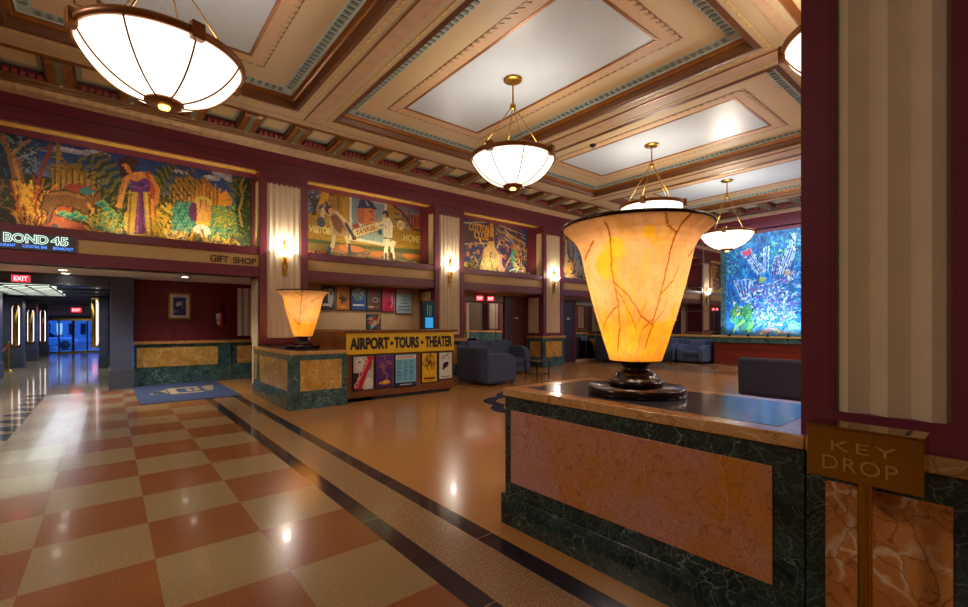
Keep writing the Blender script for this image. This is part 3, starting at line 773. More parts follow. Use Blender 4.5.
# ---- urn lamps
def shade(sh, t):
    zs = [z for r, z in sh]; rs = [r for r, z in sh]
    c = Canvas(-PI, PI, zs[0], zs[-1], 440, 170, (252, 220, 182), 31)
    c.strokes(260, (-PI, PI), (.48, 1.1), (.1, .3), (.03, .10), [(252, 222, 186), (251, 216, 172), (252, 220, 160), (251, 216, 178)])
    for a, b, k in ((-.55, .83, .22), (-.35, .93, .16), (.2, 1.0, .1), (2.2, .8, .3), (-2.4, .9, .25), (1.4, .7, .12)): c.ell(a, b, k, k * .36, (255, 222, 112)); c.ell(a + .1, b - .04, k * .6, k * .25, (254, 222, 134))
    c.poly([(-4, 0), (4, 0), (4, .478), (-4, .478)], (251, 212, 116))
    c.strokes(160, (-PI, PI), (.22, .46), (.1, .3), (.03, .08), [(252, 216, 104), (250, 208, 128), (252, 220, 96), (249, 204, 124)])
    c.strokes(40, (-PI, PI), (.22, .30), (.05, .2), (.03, .06), [(248, 200, 136), (247, 198, 148)])
    HW = [(222, 72), (228, 68), (234, 63), (240, 60), (252, 54), (270, 50), (300, 42.5), (330, 34), (357, 26)]
    def V(u, v):
        hw = np.interp(v, [p[0] for p in HW], [p[1] for p in HW])
        return math.asin(max(-.98, min(.98, (u - 636) / hw))), .465 + (324 - v) * .0062
    dk, md_ = (150, 96, 44), (222, 166, 92)
    for off in (0, 2.3, -2.2):
        for pts, w in (([(611, 228), (612.6, 244), (614.4, 268), (618, 284), (621.7, 306), (622.4, 328), (620, 351)], .018), ([(616, 282), (629, 295), (641, 317), (652, 326)], .010), ([(617, 286), (626, 304), (636, 330)], .008),
                       ([(682, 221), (669, 244), (663, 273), (656, 299), (650.7, 324), (645, 346)], .020), ([(657, 297), (668, 282), (674, 268)], .008), ([(652, 318), (641, 330), (638, 352)], .008), ([(596, 241), (590, 250), (587, 257)], .010), ([(672, 238), (664, 232), (660, 222)], .007), ([(650, 326), (660, 312), (664, 300)], .006), ([(621, 306), (611, 318), (606, 330)], .007)):
            pp = []
            for (u, v) in pts:
                a, b = V(u, v); pp.append((a + off + c.r.uniform(-.02, .02), b + c.r.uniform(-.006, .006)))
            fine = []
            for (a0, b0), (a1, b1) in zip(pp[:-1], pp[1:]):
                for i in range(6): s_ = i / 6; fine.append((a0 + (a1 - a0) * s_ + c.r.uniform(-.012, .012), b0 + (b1 - b0) * s_))
            fine.append(pp[-1]); c.line(fine, w * 1.6, md_); c.line(fine, w * .75, dk)
    nr, ns = 170, 440; F0 = math.atan2(-.53, -.85)
    vs, fs, col_ = [], [], []
    for rows in (0, 1):
        for i in range(nr):
            z = zs[0] + (zs[-1] - zs[0]) * i / (nr - 1); r = float(np.interp(z, zs, rs)) - .012 * rows
            for j in range(ns - 1):
                th = F0 + (-PI + 2 * PI * j / (ns - 1)); vs.append((r * math.cos(th), r * math.sin(th), z)); col_.append(c.C[i, j])
    n1 = ns - 1; o = nr * n1
    for q_ in (0, 1):
        for i in range(nr - 1):
            for j in range(n1):
                k = (j + 1) % n1; f = (q_ * o + i * n1 + j, q_ * o + i * n1 + k, q_ * o + (i + 1) * n1 + k, q_ * o + (i + 1) * n1 + j); fs.append(f if q_ == 0 else f[::-1])
    for i in (0, nr - 1):
        for j in range(n1):
            k = (j + 1) % n1; f = (i * n1 + j, i * n1 + k, o + i * n1 + k, o + i * n1 + j); fs.append(f if i else f[::-1])
    me = bpy.data.meshes.new('shade'); me.from_pydata(vs, [], fs); me.materials.append(M['alabaster']); me.polygons.foreach_set('use_smooth', [True] * len(fs))
    cc = np.array(col_) / 255.0; cc = np.where(cc <= .04045, cc / 12.92, ((cc + .055) / 1.055) ** 2.4)
    at = me.color_attributes.new('Col', 'FLOAT_COLOR', 'POINT'); out = np.ones((len(vs), 4), np.float32); out[:, :3] = cc; at.data.foreach_set('color', out.ravel())
    ob = bpy.data.objects.new('shade', me); COL.objects.link(ob); ob.parent = t; return ob
def urn(label, loc):
    t = thing('urn_lamp', label, 'lamp', loc, 0)
    MB().lathe([(0, 0), (.305, 0), (.312, .008), (.312, .045), (.305, .054), (0, .054)], (0, 0, 0), M['blackiron'], 64, True, False).build('plinth', t)
    prof = [(0, .054), (.165, .054), (.178, .066), (.18, .085), (.165, .10), (.14, .108), (.135, .118), (.128, .135), (.10, .152), (.085, .165), (.08, .18), (.10, .2), (.125, .212), (.135, .222), (.0, .222)]
    MB().lathe(prof, (0, 0, 0), M['blackiron'], 48, True, False).build('foot', t)
    sh = [(.10, .224), (.165, .224), (.178, .265), (.205, .35), (.228, .43), (.256, .52), (.283, .62), (.309, .72), (.332, .82), (.347, .90), (.359, .95), (.377, .99), (.405, 1.03), (.445, 1.066), (.474, 1.09), (.478, 1.10)]
    inner = [(r - .014, z + (.012 if i < 2 else 0)) for i, (r, z) in enumerate(sh)][::-1]
    shade(sh, t)
    MB().lathe([(.46, 1.096), (.482, 1.094), (.486, 1.104), (.482, 1.114), (.46, 1.112), (.46, 1.096)], (0, 0, 0), M['blackiron'], 72, True, False).build('rim', t)
    s = MB(); s.tube([(0, 0, .23), (0, 0, .9)], .012, M['brass'], 8)
    for k in range(3):
        a = 2 * PI * k / 3 + .5
        s.tube([(0, 0, .62), (.1 * math.cos(a), .1 * math.sin(a), .66)], .008, M['brass'], 6)
    s.build('lamp_stem', t)
    for k in range(3):
        a = 2 * PI * k / 3 + .5
        light('bulb', 'POINT', (.13 * math.cos(a), .13 * math.sin(a), .72), URN_W, (1, .88, .66), t, .05)
    light('bulb', 'POINT', (-.262, -.052, .935), .16, (1, .84, .5), t, .03)
    light('bulb', 'POINT', (-.06, .02, .36), URN_W * .3, (1, .88, .66), t, .05)
    light('bulb', 'POINT', (-.05, -.02, .98), URN_W * .4, (1, .88, .66), t, .05)
    return t
URN_W = 5.2
urn('large amber urn lamp glowing on the nearest long marble counter', (2.70, 1.68, .987))
urn('smaller looking amber urn lamp on the far counter beside the yellow sign', (2.92, 9.06, .987))

# ---- key drop box
t = thing('key_drop_box', 'polished brass key drop box on a post before the fluted column', 'key box', (2.06, .375, 0))
MB().lathe([(0, 0), (.13, 0), (.135, .006), (.13, .016), (.04, .022), (.026, .03), (0, .03)], (0, 0, 0), M['brass'], 40, True, False).build('base_plate', t)
MB().lathe([(.021, .02), (.021, .9)], (0, 0, 0), M['brass'], 28, True, False).build('post', t)
bb = MB(); w = .157
front = []
for i in range(13):
    s = -w + 2 * w * i / 12; bulge = -.012 * (1 - (s / w) ** 2) * 0
    front.append((s, bulge))
bb.box(-.06, -w, .895, .055, w, 1.078, M['brass']); bb.build('box_body', t, .004, 3)
lid = MB(); lid.prism([(-.064, 1.078), (.058, 1.078), (.058, 1.086), (-.064, 1.084)], lambda a, b, d: (a, d, b), -w - .003, w + .003, M['brass']); lid.build('lid', t, .0015)
box('key_slot', (-.03, -.12, 1.0848), (.04, -.108, 1.0866), M['black'], t)
fn = lambda a, b, d: (-.06 - d, .09 - a, 1.008 + b)
letters('lettering', 'KEY', .175, .036, lambda a, b, d: (-.0605 - d, .083 - a, 1.0 + b), .006, M['letterbrass'], t, .0, 1.2)
letters('lettering', 'DROP', .205, .05, lambda a, b, d: (-.0605 - d, .108 - a, .93 + b), .006, M['letterbrass'], t, .0, 1.1)

# ---- chandeliers
def chandelier(label, loc, drop, power=48):
    """loc = point on the ceiling; drop = ceiling to rim"""
    g = 'glass bowl chandeliers under the coffered ceiling'
    t = thing('chandelier', label, 'chandelier', loc, .28, g)
    R = .68
    MB().lathe([(0, 0), (.15, 0), (.16, -.012), (.15, -.03), (.09, -.045), (.02, -.05), (0, -.05)], (0, 0, 0), M['gold'], 32, True, False).build('canopy', t)
    jz = -.45
    MB().tube([(0, 0, -.04), (0, 0, jz)], .014, M['gold'], 10).build('stem', t)
    MB().lathe([(0, .06), (.02, .055), (.045, .03), (.05, 0), (.045, -.03), (.03, -.05), (0, -.06)], (0, 0, jz), M['gold'], 20, True, False).build('hub', t)
    for k in range(4):
        a = PI / 4 + PI / 2 * k
        MB().tube([(.03 * math.cos(a), .03 * math.sin(a), jz - .02), (.62 * math.cos(a), .62 * math.sin(a), -drop + .02)], .008, M['gold'], 6).build('rod', t)
    MB().lathe([(R - .015, -.035), (R + .015, -.035), (R + .03, -.02), (R + .03, .02), (R + .02, .035), (R - .015, .035), (R - .015, -.035)], (0, 0, -drop), M['bronze'], 72, True, False).build('rim', t)
    prof = []
    D = .43
    S = (R * R + D * D) / (2 * D); am = math.asin(R / S)
    for i in range(17):
        a = am * (1 - i / 16)
        prof.append((S * math.sin(a) * .985, -.03 - (S * math.cos(a) - (S - D))))
    MB().lathe(prof, (0, 0, -drop), M['bowl'], 64, True, False).build('glass_bowl', t)
    for k in range(8):
        a = 2 * PI * k / 8
        MB().tube([((r + .008) * math.cos(a), (r + .008) * math.sin(a), -drop + z - .006) for r, z in prof if r > .12], .009, M['bronze'], 6).build('rib', t)
    for k in range(4):
        a = PI / 2 * k; ca, sa = math.cos(a), math.sin(a)
        b = MB(); b.box(R - .02, -.055, -.075, R + .055, .055, .075, M['bronze'])
        b.v = [(x * ca - y * sa, x * sa + y * ca, z - drop) for x, y, z in b.v]; b.build('clamp', t, .006)
    MB().lathe([(.15, .03), (.165, .02), (.165, -.005), (.13, -.02), (.06, -.03), (0, -.03)], (0, 0, -drop - D - .03), M['bronze'], 32, True, False).build('bottom_cap', t)
    MB().lathe([(.05, 0), (.045, -.02), (0, -.03)], (0, 0, -drop - D - .06), M['bulb'], 16, True, False).build('lamp_tip', t)
    light('bulb', 'POINT', (0, 0, -drop + .02), power, (1, .88, .74), t, .25)
    return t
CH_W = 48.0
chandelier('chandelier nearest the jungle mural, largest in view and cut by the top', (.42, 5.45, 5.5), 1.42, 42)
chandelier('chandelier hanging fully in view, second in the row from the jungle mural', (5.15, 5.47, 5.5), 1.32, 60)
chandelier('chandelier mostly hidden behind the rim of the large urn lamp', (9.45, 5.47, 5.5), 1.40, 95)
chandelier('farthest chandelier, hanging in front of the blue mural', (13.42, 5.47, 5.5), 1.50, 120)
chandelier('chandelier half hidden at the top behind the dark red column edge', (6.12, 1.15, 5.23), .70, 60)

# ---- wall sconces
def sconce_proto():
    t = thing('wall_sconce', 'x', 'wall lamp', (0, 0, 0), 0, 'wall sconces on the fluted pillars')
    p = MB()
    p.prism([(-.045, -.52), (.045, -.52), (.06, -.30), (.035, .02), (.05, .10), (.0, .30), (-.05, .10), (-.035, .02), (-.06, -.30)], lambda a, b, d: (a, -d, b), 0, .03, M['gold'])
    p.build('back_plate', t, .004)
    a = MB(); a.tube([(0, -.02, -.28), (0, -.06, -.26), (0, -.09, -.18), (0, -.08, -.08)], .016, M['gold'], 8)
    for s in (-1, 1): a.tube([(s * .05, -.03, -.12), (s * .05, -.03, -.32), (s * .02, -.03, -.42)], .012, M['gold'], 6)
    a.build('arm', t)
    pr = [(.215, 0), (.205, -.02), (.17, -.06), (.12, -.095), (.06, -.115), (0, -.12)]
    def squash(mb):
        mb.v = [(x, -.02 + min(0, (y + .16) * .55 - .06) if y < 9 else y, z) for x, y, z in mb.v]; return mb
    squash(MB().lathe(pr, (0, -.16, .02), M['sconceglow'], 28, True, False)).build('glass_bowl', t)
    squash(MB().lathe([(.215, -.006), (.23, -.004), (.23, .006), (.215, .008), (.215, -.006)], (0, -.16, .025), M['gold'], 28, True, False)).build('rim', t)
    MB().lathe([(.012, 0), (.03, .05), (.018, .1), (.024, .14), (0, .2)], (0, -.07, .03), M['gold'], 14, True, False).build('finial', t)
    w = MB()
    for s in (-1, 1): w.tube([(0, -.07, .17), (s * .19, -.08, .03)], .006, M['gold'], 6)
    w.build('stay', t)
    light('bulb', 'POINT', (0, -.16, .13), 22, (1, .92, .80), t, .06)
    return t
sp = sconce_proto()
sl = ['wall sconce on the pillar between the jungle and baseball murals', 'wall sconce on the pillar between the baseball and club murals', 'wall sconce on the pillar with a golden marble base beside the dark door', 'wall sconce on the last pillar beyond the large urn lamp']
for i, x in enumerate(PX):
    if i == 0: sp.location = (x, YN - .025, 3.02); sp['label'] = sl[0]
    else: dup(sp, (x, YN - .025, 3.02), 0, sl[i])

# ---- ticket desk
t = thing('ticket_desk', 'walnut desk with a long yellow AIRPORT TOURS THEATER sign', 'desk', (3.33, 8.0, 0))
mb = MB(); mb.box(0.02, .04, 0, 2.36, .5, .07, M['black']); mb.box(0.02, .04, 0, .55, 1.85, .07, M['black']); mb.build('kick_base', t)
mb = MB(); mb.box(0, 0, .07, 2.40, .55, 1.29, M['deskwood']); mb.box(0, .5, .07, .6, 1.9, 1.27, M['deskwood']); mb.build('body', t, .004)
mb = MB(); mb.prism([(-.04, -.07), (2.50, -.07), (2.50, .62), (.68, .62), (.68, 1.95), (-.04, 1.95)], lambda a, b, d: (a, b, d), 1.29, 1.335, M['deskwood']); mb.build('desk_top', t, .005)
sg = box('sign_board', (.01, -.035, .885), (2.42, 0, 1.285), M['signyellow'], t, .003)
for s_, a, w in (('AIRPORT', .07, .80), ('TOURS', .98, .56), ('THEATER', 1.69, .68)):
    letters('lettering', s_, w, .23, lambda x, y, d, a=a: (a + x, -.036 - d, .97 + y), .006, M['letterblack'] if 'letterblack' in M else M['black'], sg, .045)
for a in (.925, 1.615):
    d = MB(); d.lathe([(.034, 0), (.034, .006), (0, .006)], (0, 0, 0), M['black'], 20, False, False); d.v = [(a + x, -.036 - z, 1.075 + y) for x, y, z in d.v]; d.build('lettering_dot', sg)
box('corner_post', (2.38, -.01, .07), (2.42, .03, .885), M['deskwood'], t, .003)

# ---- posters
def poster(label, x0, x1, z0, z1, y, paint, group, seed=1, frame=True, tilt=0.0):
    t = thing('poster', label, 'poster', ((x0 + x1) / 2, y, (z0 + z1) / 2), 0, group)
    w, h = x1 - x0, z1 - z0
    if frame: MB().box(-w / 2, -.018, -h / 2, w / 2, 0, h / 2, M['blackframe']).build('frame', t, .003)
    k = .018 if frame else .0
    c = Canvas(-w / 2 + k, w / 2 - k, -h / 2 + k, h / 2 - k, 72, 110, (200, 200, 200), seed)
    paint(c, w - 2 * k, h - 2 * k)
    c.build('print', M['print'], lambda a, b, d: (a, (-.018 if frame else 0) - d, b), .003 if frame else .008, M['blackframe'], t)
    if tilt: t.rotation_euler = (tilt, 0, 0)
    return t
def R(c, a0, b0, a1, b1, col, w, h): c.poly([(a0 * w, b0 * h), (a1 * w, b0 * h), (a1 * w, b1 * h), (a0 * w, b1 * h)], col)
def p_band(c, w, h):
    R(c, -.5, -.5, .5, .5, (196, 192, 184), w, h); c.poly([(-.5 * w, -.5 * h), (-.02 * w, -.5 * h), (-.2 * w, 0), (-.5 * w, .02 * h)], (40, 36, 40))
    c.ell(-.2 * w, .28 * h, .2 * w, .2 * h, (226, 222, 214)); c.ell(-.2 * w, .33 * h, .07 * w, .025 * h, (50, 46, 50)); c.ell(.28 * w, -.3 * h, .2 * w, .16 * h, (224, 220, 212)); c.ell(.3 * w, .28 * h, .14 * w, .2 * h, (120, 112, 110))
    c.poly([(-.5 * w, -.44 * h), (-.12 * w, -.5 * h), (.5 * w, .44 * h), (.5 * w, .5 * h), (.2 * w, .5 * h)], (196, 22, 56))
    vs, fs, tr = fit_text('CHICAGO', .98, .16, .02); an = math.atan2(.9 * h, .66 * w); ca, sa = math.cos(an), math.sin(an)
    for q in tr: c.poly([(-.34 * w + vs[i][0] * ca * h * .95 - vs[i][1] * sa * w * 1.1, -.45 * h + vs[i][0] * sa * h * .95 + vs[i][1] * ca * w * 1.1) for i in q], (236, 214, 216))
def p_purple(c, w, h):
    for i in range(24): R(c, -.5, -.5 + i / 24, .5, -.5 + (i + 1) / 24, (74 + i, 30 + i // 2, 104 + i), w, h)
    pts = [(.02 * w + .16 * w * math.sin(2.6 * q + .4), (-.22 + .17 * q) * h) for q in [i * .2 for i in range(17)]]
    c.line(pts, .035 * w, (200, 150, 70)); c.strokes(30, (-.4 * w, .4 * w), (-.1 * h, .4 * h), (.05, .12), (.004, .01), [(150, 60, 150), (206, 150, 90), (110, 60, 160)])
    c.ell(0, -.36 * h, .34 * w, .05 * h, (216, 150, 40)); c.ell(.1 * w, -.33 * h, .2 * w, .06 * h, (230, 176, 60))
def p_list(c, w, h, base=(120, 190, 220), head=(230, 120, 110), foot=(30, 36, 60)):
    R(c, -.5, -.5, .5, .5, base, w, h); R(c, -.5, .36, .5, .46, (210, 220, 220), w, h)
    for i in range(6): R(c, -.42 + i * .14, .385, -.42 + i * .14 + .1, .44, head, w, h)
    for i in range(9):
        for j in range(3): R(c, -.44 + .31 * j, .28 - i * .072, -.44 + .31 * j + c.r.uniform(.14, .26), .31 - i * .072, (60, 110, 150), w, h)
    R(c, -.5, -.5, .5, -.38, foot, w, h); R(c, -.3, -.46, .3, -.43, (200, 200, 210), w, h)
def p_yellow(c, w, h):
    R(c, -.5, -.5, .5, .5, (232, 178, 30), w, h)
    c.strokes(46, (-.34 * w, .34 * w), (-.12 * h, .4 * h), (.06, .15), (.006, .016), [(60, 34, 12), (120, 70, 14), (44, 24, 10)], (.9, 2.2))
    R(c, -.4, -.4, .4, -.34, (90, 40, 10), w, h); R(c, -.3, -.46, .3, -.43, (170, 60, 20), w, h)
def p_white(c, w, h):
    R(c, -.5, -.5, .5, .5, (214, 210, 200), w, h)
    for a, b, r in ((-.02, .02, .16), (.1, .06, .12), (-.16, -.1, .08)): c.ell(a * w, b * h, r * w * 1.3, r * h * .7, (34, 30, 36), .4)
    c.strokes(16, (-.4 * w, .4 * w), (.2 * h, .46 * h), (.02, .06), (.008, .014), [(40, 36, 40), (90, 86, 90)])
    R(c, -.36, -.44, .36, -.40, (120, 110, 100), w, h)
g1 = 'posters on the front of the ticket desk'
dz0, dz1 = .20, .86
for lab, x0, x1, z0, z1, p in (('black and white poster crossed by a red diagonal band', 3.46, 3.89, dz0, dz1, p_band), ('purple poster with a golden swirl on the desk front', 3.91, 4.31, dz0 + .01, dz1, p_purple),
                       ('light blue list poster at the middle of the desk front', 4.33, 4.83, dz0 - .01, dz1, p_list), ('yellow poster with dark brush marks on the desk front', 4.94, 5.33, dz0 + .03, dz1, p_yellow), ('white poster with black blots at the right end of the desk front', 5.36, 5.72, dz0 + .07, dz1, p_white)):
    poster(lab, x0, x1, z0, z1, 8.0, p, g1, seed=len(lab))
def p_dark(c, w, h):
    R(c, -.5, -.5, .5, .5, (52, 44, 58), w, h); c.ell(.2 * w, 0, .22 * w, .42 * h, (170, 160, 160)); c.ell(.24 * w, .2 * h, .09 * w, .1 * h, (90, 60, 60)); R(c, -.42, -.36, .1, -.26, (200, 196, 200), w, h); R(c, -.4, .3, .05, .36, (170, 160, 170), w, h)
def p_orange(c, w, h):
    for i in range(16): R(c, -.5, -.5 + i / 16, .5, -.5 + (i + 1) / 16, (196 - i, 112 + i, 30), w, h)
    c.strokes(26, (-.08 * w, .08 * w), (-.06 * h, .02 * h), (.06, .16), (.012, .024), [(34, 26, 26)], curve=.05); c.line([(0, 0), (.02 * w, .34 * h)], .03 * w, (34, 26, 26)); R(c, -.2, -.4, .2, -.36, (220, 190, 110), w, h)
def p_bluemask(c, w, h):
    R(c, -.5, -.5, .5, .5, (46, 82, 140), w, h); c.ell(-.05 * w, .22 * h, .42 * w, .2 * h, (150, 166, 186)); c.ell(.1 * w, .34 * h, .3 * w, .1 * h, (190, 196, 206)); c.ell(.0, .05 * h, .3 * w, .12 * h, (110, 150, 160)); c.strokes(12, (-.4 * w, .4 * w), (0, .4 * h), (.04, .1), (.01, .03), [(60, 64, 90), (40, 50, 80)]); R(c, -.4, -.32, .4, -.26, (210, 220, 230), w, h)
def p_redgrey(c, w, h):
    R(c, -.5, -.5, .5, .5, (92, 66, 62), w, h); R(c, -.34, .2, .3, .42, (150, 40, 44), w, h); c.ell(.12 * w, -.02 * h, .26 * w, .12 * h, (170, 150, 130)); c.ell(.1 * w, -.03 * h, .15 * w, .07 * h, (90, 66, 62)); R(c, -.4, -.38, -.02, -.3, (190, 190, 130), w, h); R(c, .05, -.38, .4, -.3, (180, 40, 44), w, h)
def p_pink(c, w, h):
    R(c, -.5, -.5, .5, .5, (206, 34, 84), w, h); c.strokes(22, (-.15 * w, .15 * w), (-.2 * h, .35 * h), (.08, .18), (.01, .02), [(70, 20, 44), (50, 16, 36)]); c.line([(.28 * w, .2 * h), (.36 * w, -.1 * h), (.26 * w, -.36 * h)], .05 * w, (230, 180, 190)); R(c, -.36, -.42, .36, -.38, (120, 20, 50), w, h)
def p_pale(c, w, h):
    R(c, -.5, -.5, .5, .5, (166, 190, 200), w, h); R(c, -.4, .36, .3, .42, (210, 140, 140), w, h)
    for b, k in ((.2, .08), (.06, .1), (-.08, .22), (-.22, .4)): R(c, -k, b - .015, k, b + .015, (40, 50, 60), w, h)
    R(c, -.4, -.4, .4, -.3, (120, 150, 170), w, h)
g2 = 'posters in a row on the wall behind the desk'
for lab, u0, u1, z0, z1, p in (('dark poster with a pale figure, first in the row behind the far urn lamp', 321, 335, 1.80, 2.42, p_dark), ('orange poster with a dark burst, in the row behind the desk', 336, 350, 1.80, 2.42, p_orange), ('blue and white poster in the row behind the desk', 350.7, 366, 1.80, 2.43, p_bluemask),
                          ('brown and red poster in the row behind the desk', 366.5, 381, 1.79, 2.43, p_redgrey), ('bright pink poster in the row behind the desk', 381.6, 394.6, 1.78, 2.43, p_pink), ('pale blue text poster at the end of the row behind the desk', 395.8, 412.3, 1.73, 2.44, p_pale)):
    poster(lab, atY(u0, 300, YB)[0], atY(u1, 300, YB)[0], z0, z1, YB + .018, p, g2, seed=len(lab))
def p_leaf(c, w, h):
    R(c, -.5, -.5, .5, .5, (40, 84, 120), w, h); c.strokes(40, (-.4 * w, .4 * w), (-.45 * h, .35 * h), (.03, .08), (.012, .03), [(200, 200, 190), (40, 120, 120), (190, 30, 60), (230, 190, 50), (180, 210, 220)]); c.ell(.1 * w, .25 * h, .14 * w, .14 * h, (210, 40, 40)); c.ell(-.2 * w, .2 * h, .1 * w, .12 * h, (220, 190, 60))
x0, x1 = atY(366.3, 320, 8.42)[0], atY(381, 320, 8.42)[0]
poster('small colourful poster standing on the desk top below the wall posters', x0, x1, 1.337, 1.337 + .31, 8.44, p_leaf, None, 5)
if True:
    p = [o for o in COL.objects if o.get('label', '').startswith('small colourful poster')][0]
    if 'group' in p: del p['group']
    s = MB(); s.prism([(0, -.15), (.09, -.155), (.09, -.15), (0, .0)], lambda a, b, d: (d, a, b), -.05, .05, M['blackframe']); s.build('easel_foot', p)

# ---- kiosk screen
t = thing('screen_kiosk', 'tall black information screen standing behind the desk by the pillar', 'screen', (6.46, 10.1, 0))
box('body', (-.2, -.04, .06), (.2, .06, 2.06), M['blackframe'], t, .01); box('base_plate', (-.24, -.18, 0), (.24, .2, .06), M['blackframe'], t, .01)
sc = MB(); sc.box(-.165, -.046, .9, .155, -.038, 2.0, M['screen']); s_ = sc.build('display', t)
sc = MB(); sc.box(-.12, -.05, 1.35, .12, -.045, 1.62, M['screenblue']); sc.box(-.14, -.05, 1.0, .13, -.045, 1.28, M['screenpink'])
for a in (-.06, 0, .06): sc.box(a - .006, -.05, 1.66, a + .006, -.045, 1.95, M['tag'])
sc.build('screen_graphics', s_)

# ---- seating
def seat(name, label, loc, rz, w, d, h, arm_h, n, cat, m, group=None):
    t = thing(name, label, cat, loc, rz, group)
    aw = .2
    box('frame', (-w / 2 + .02, -d / 2 + .06, .06), (w / 2 - .02, d / 2 - .02, .30), m, t, .02)
    for i in range(n):
        iw = (w - 2 * aw) / n; x = -w / 2 + aw + iw * i
        b = MB(); b.box(x + .004, -d / 2 + .01, .29, x + iw - .004, d / 2 - .2, .46, m); b.build('seat_cushion', t, .05, 4)
        b = MB(); b.prism([(d / 2 - .34, .44), (d / 2 - .16, .44), (d / 2 - .06, h - .03), (d / 2 - .20, h - .03)], lambda a, bb, dd: (dd, a, bb), x + .006, x + iw - .006, m); b.build('back_cushion', t, .045, 4)
    b = MB(); b.prism([(d / 2 - .2, .12), (d / 2, .1), (d / 2 + .015, h - .05), (d / 2 - .05, h), (d / 2 - .12, h - .03)], lambda a, bb, dd: (dd, a, bb), -w / 2 + .01, w / 2 - .01, m); b.build('backrest', t, .03, 3)
    for s in (-1, 1):
        b = MB(); pr = [(-d / 2, .08), (d / 2 - .02, .08), (d / 2 - .02, arm_h), (-d / 2 + .3, arm_h), (-d / 2 + .16, arm_h - .03), (-d / 2 + .04, arm_h - .12), (-d / 2, arm_h - .22)]
        b.prism(pr, lambda a, bb, dd: (dd, a, bb), s * w / 2, s * (w / 2 - aw), m); b.build('armrest', t, .035, 3)
    for sx in (-1, 1):
        for sy in (-1, 1): MB().lathe([(.025, 0), (.03, .09)], (sx * (w / 2 - .07), sy * (d / 2 - .09), 0), M['black'], 10).build('foot', t)
    return t
seat('armchair', 'slate blue armchair just beyond the right end of the ticket desk', (7.16, 8.56, 0), PI / 2, 1.2, .92, .92, .76, 1, 'armchair', M['sofa'])
seat('sofa', 'slate blue sofa behind the nearest armchair, against the mirrored bay', (8.62, 9.92, 0), 0, 2.0, .92, .98, .80, 2, 'sofa', M['sofa'])
seat('sofa', 'slate blue sofa partly behind the large urn lamp beside the second door', (15.0, 10.05, 0), PI / 2, 1.5, .9, .95, .78, 2, 'sofa', M['sofadark'])
seat('armchair', 'slate blue armchair facing out beside the red wooden base of the blue mural', (16.88, 8.02, 0), -PI / 2, 1.0, .86, .86, .68, 1, 'armchair', M['sofa'])
seat('sofa', 'slate blue sofa by the far mirror, half behind the large urn lamp', (16.88, 9.45, 0), -PI / 2, 1.7, .86, .9, .70, 2, 'sofa', M['sofa'])
seat('sofa', 'dark sofa with its back to the nearest counter, in front of the blue mural', (10.08, 2.62, 0), PI / 2, 2.2, .95, .80, .62, 2, 'sofa', M['sofadark'])
def small_table(label, loc, s, h):
    t = thing('side_table', label, 'side table', loc)
    box('table_top', (-s, -s, h - .025), (s, s, h), M['inlay'], t, .004)
    for sx in (-1, 1):
        for sy in (-1, 1): MB().box(sx * (s - .03), sy * (s - .03), 0, sx * (s - .005), sy * (s - .005), h - .024, M['black']).build('leg', t)
    b = MB()
    for z in (.08,): 
        for q in (-1, 1): b.box(-s + .01, q * (s - .02) - .008, z, s - .01, q * (s - .02) + .008, z + .02, M['black']); b.box(q * (s - .02) - .008, -s + .01, z, q * (s - .02) + .008, s - .01, z + .02, M['black'])
    b.build('stretcher', t); return t
small_table('black side table with thin legs beside the nearest armchair', (8.95, 8.55, 0), .24, .46)
small_table('small black side table beside the armchair at the far mirrored wall', (15.75, 8.72, 0), .26, .50)

# ---- picture in the alcove, extinguisher, doormat
t = thing('framed_picture', 'small gilt framed blue picture on the maroon alcove wall', 'picture', (1.34, 13.4, 1.885))
fr = MB()
for a, b, c_, d in ((-.235, -.33, .235, -.29), (-.235, .29, .235, .33), (-.235, -.29, -.195, .29), (.195, -.29, .235, .29)): fr.box(a, -.035, b, c_, 0, d, M['gold'])
fr.build('frame', t, .004); box('mat_board', (-.196, -.018, -.291), (.196, 0, .291), M['tag'], t)
c = Canvas(-.13, .13, -.22, .22, 60, 100, (40, 46, 120), 4)
c.ell(.0, .07, .07, .05, (180, 180, 214)); c.ell(-.04, .03, .04, .03, (210, 206, 230)); c.line([(.06, .14), (.06, -.05)], .012, (140, 150, 210)); c.strokes(20, (-.12, .12), (-.2, -.02), (.03, .08), (.006, .012), [(70, 90, 170), (30, 30, 90), (90, 120, 160)]); c.ell(-.09, -.12, .03, .04, (110, 150, 160))
c.build('print', M['print'], lambda a, b, d: (a, -.018 - d, b), .003, M['tag'], t)
t = thing('fire_extinguisher', 'red fire extinguisher with a white tag hung at the alcove corner', 'fire extinguisher', (2.22, 13.32, 1.36))
MB().lathe([(0, 0), (.06, 0), (.066, .02), (.066, .34), (.05, .39), (.022, .42), (.022, .45), (0, .45)], (0, 0, 0), M['red'], 24, True, False).build('cylinder', t)
h = MB(); h.box(-.02, -.02, .44, .02, .02, .5, M['black']); h.box(-.02, -.11, .5, .02, .03, .515, M['black']); h.box(-.02, -.1, .47, .02, .0, .482, M['black']); h.build('handle', t, .003)
MB().tube([(.02, 0, .46), (.08, -.01, .44), (.10, -.02, .3), (.095, -.02, .1)], .011, M['rubber'], 8).build('hose', t)
tg = MB(); tg.box(-.12, -.075, .2, -.02, -.069, .36, M['tag']); tg.box(-.10, -.075, .08, -.03, -.069, .18, M['tag']); tg.build('tag', t)
box('bracket', (-.04, .06, .28), (.04, .08, .36), M['black'], t)
t = thing('doormat', 'navy doormat with a golden winged emblem on the alcove floor', 'doormat', (1.25, 11.73, 0))
box('pile', (-.83, -1.55, .002), (.83, 1.55, .012), M['matblue'], t, .004)
e = MB()
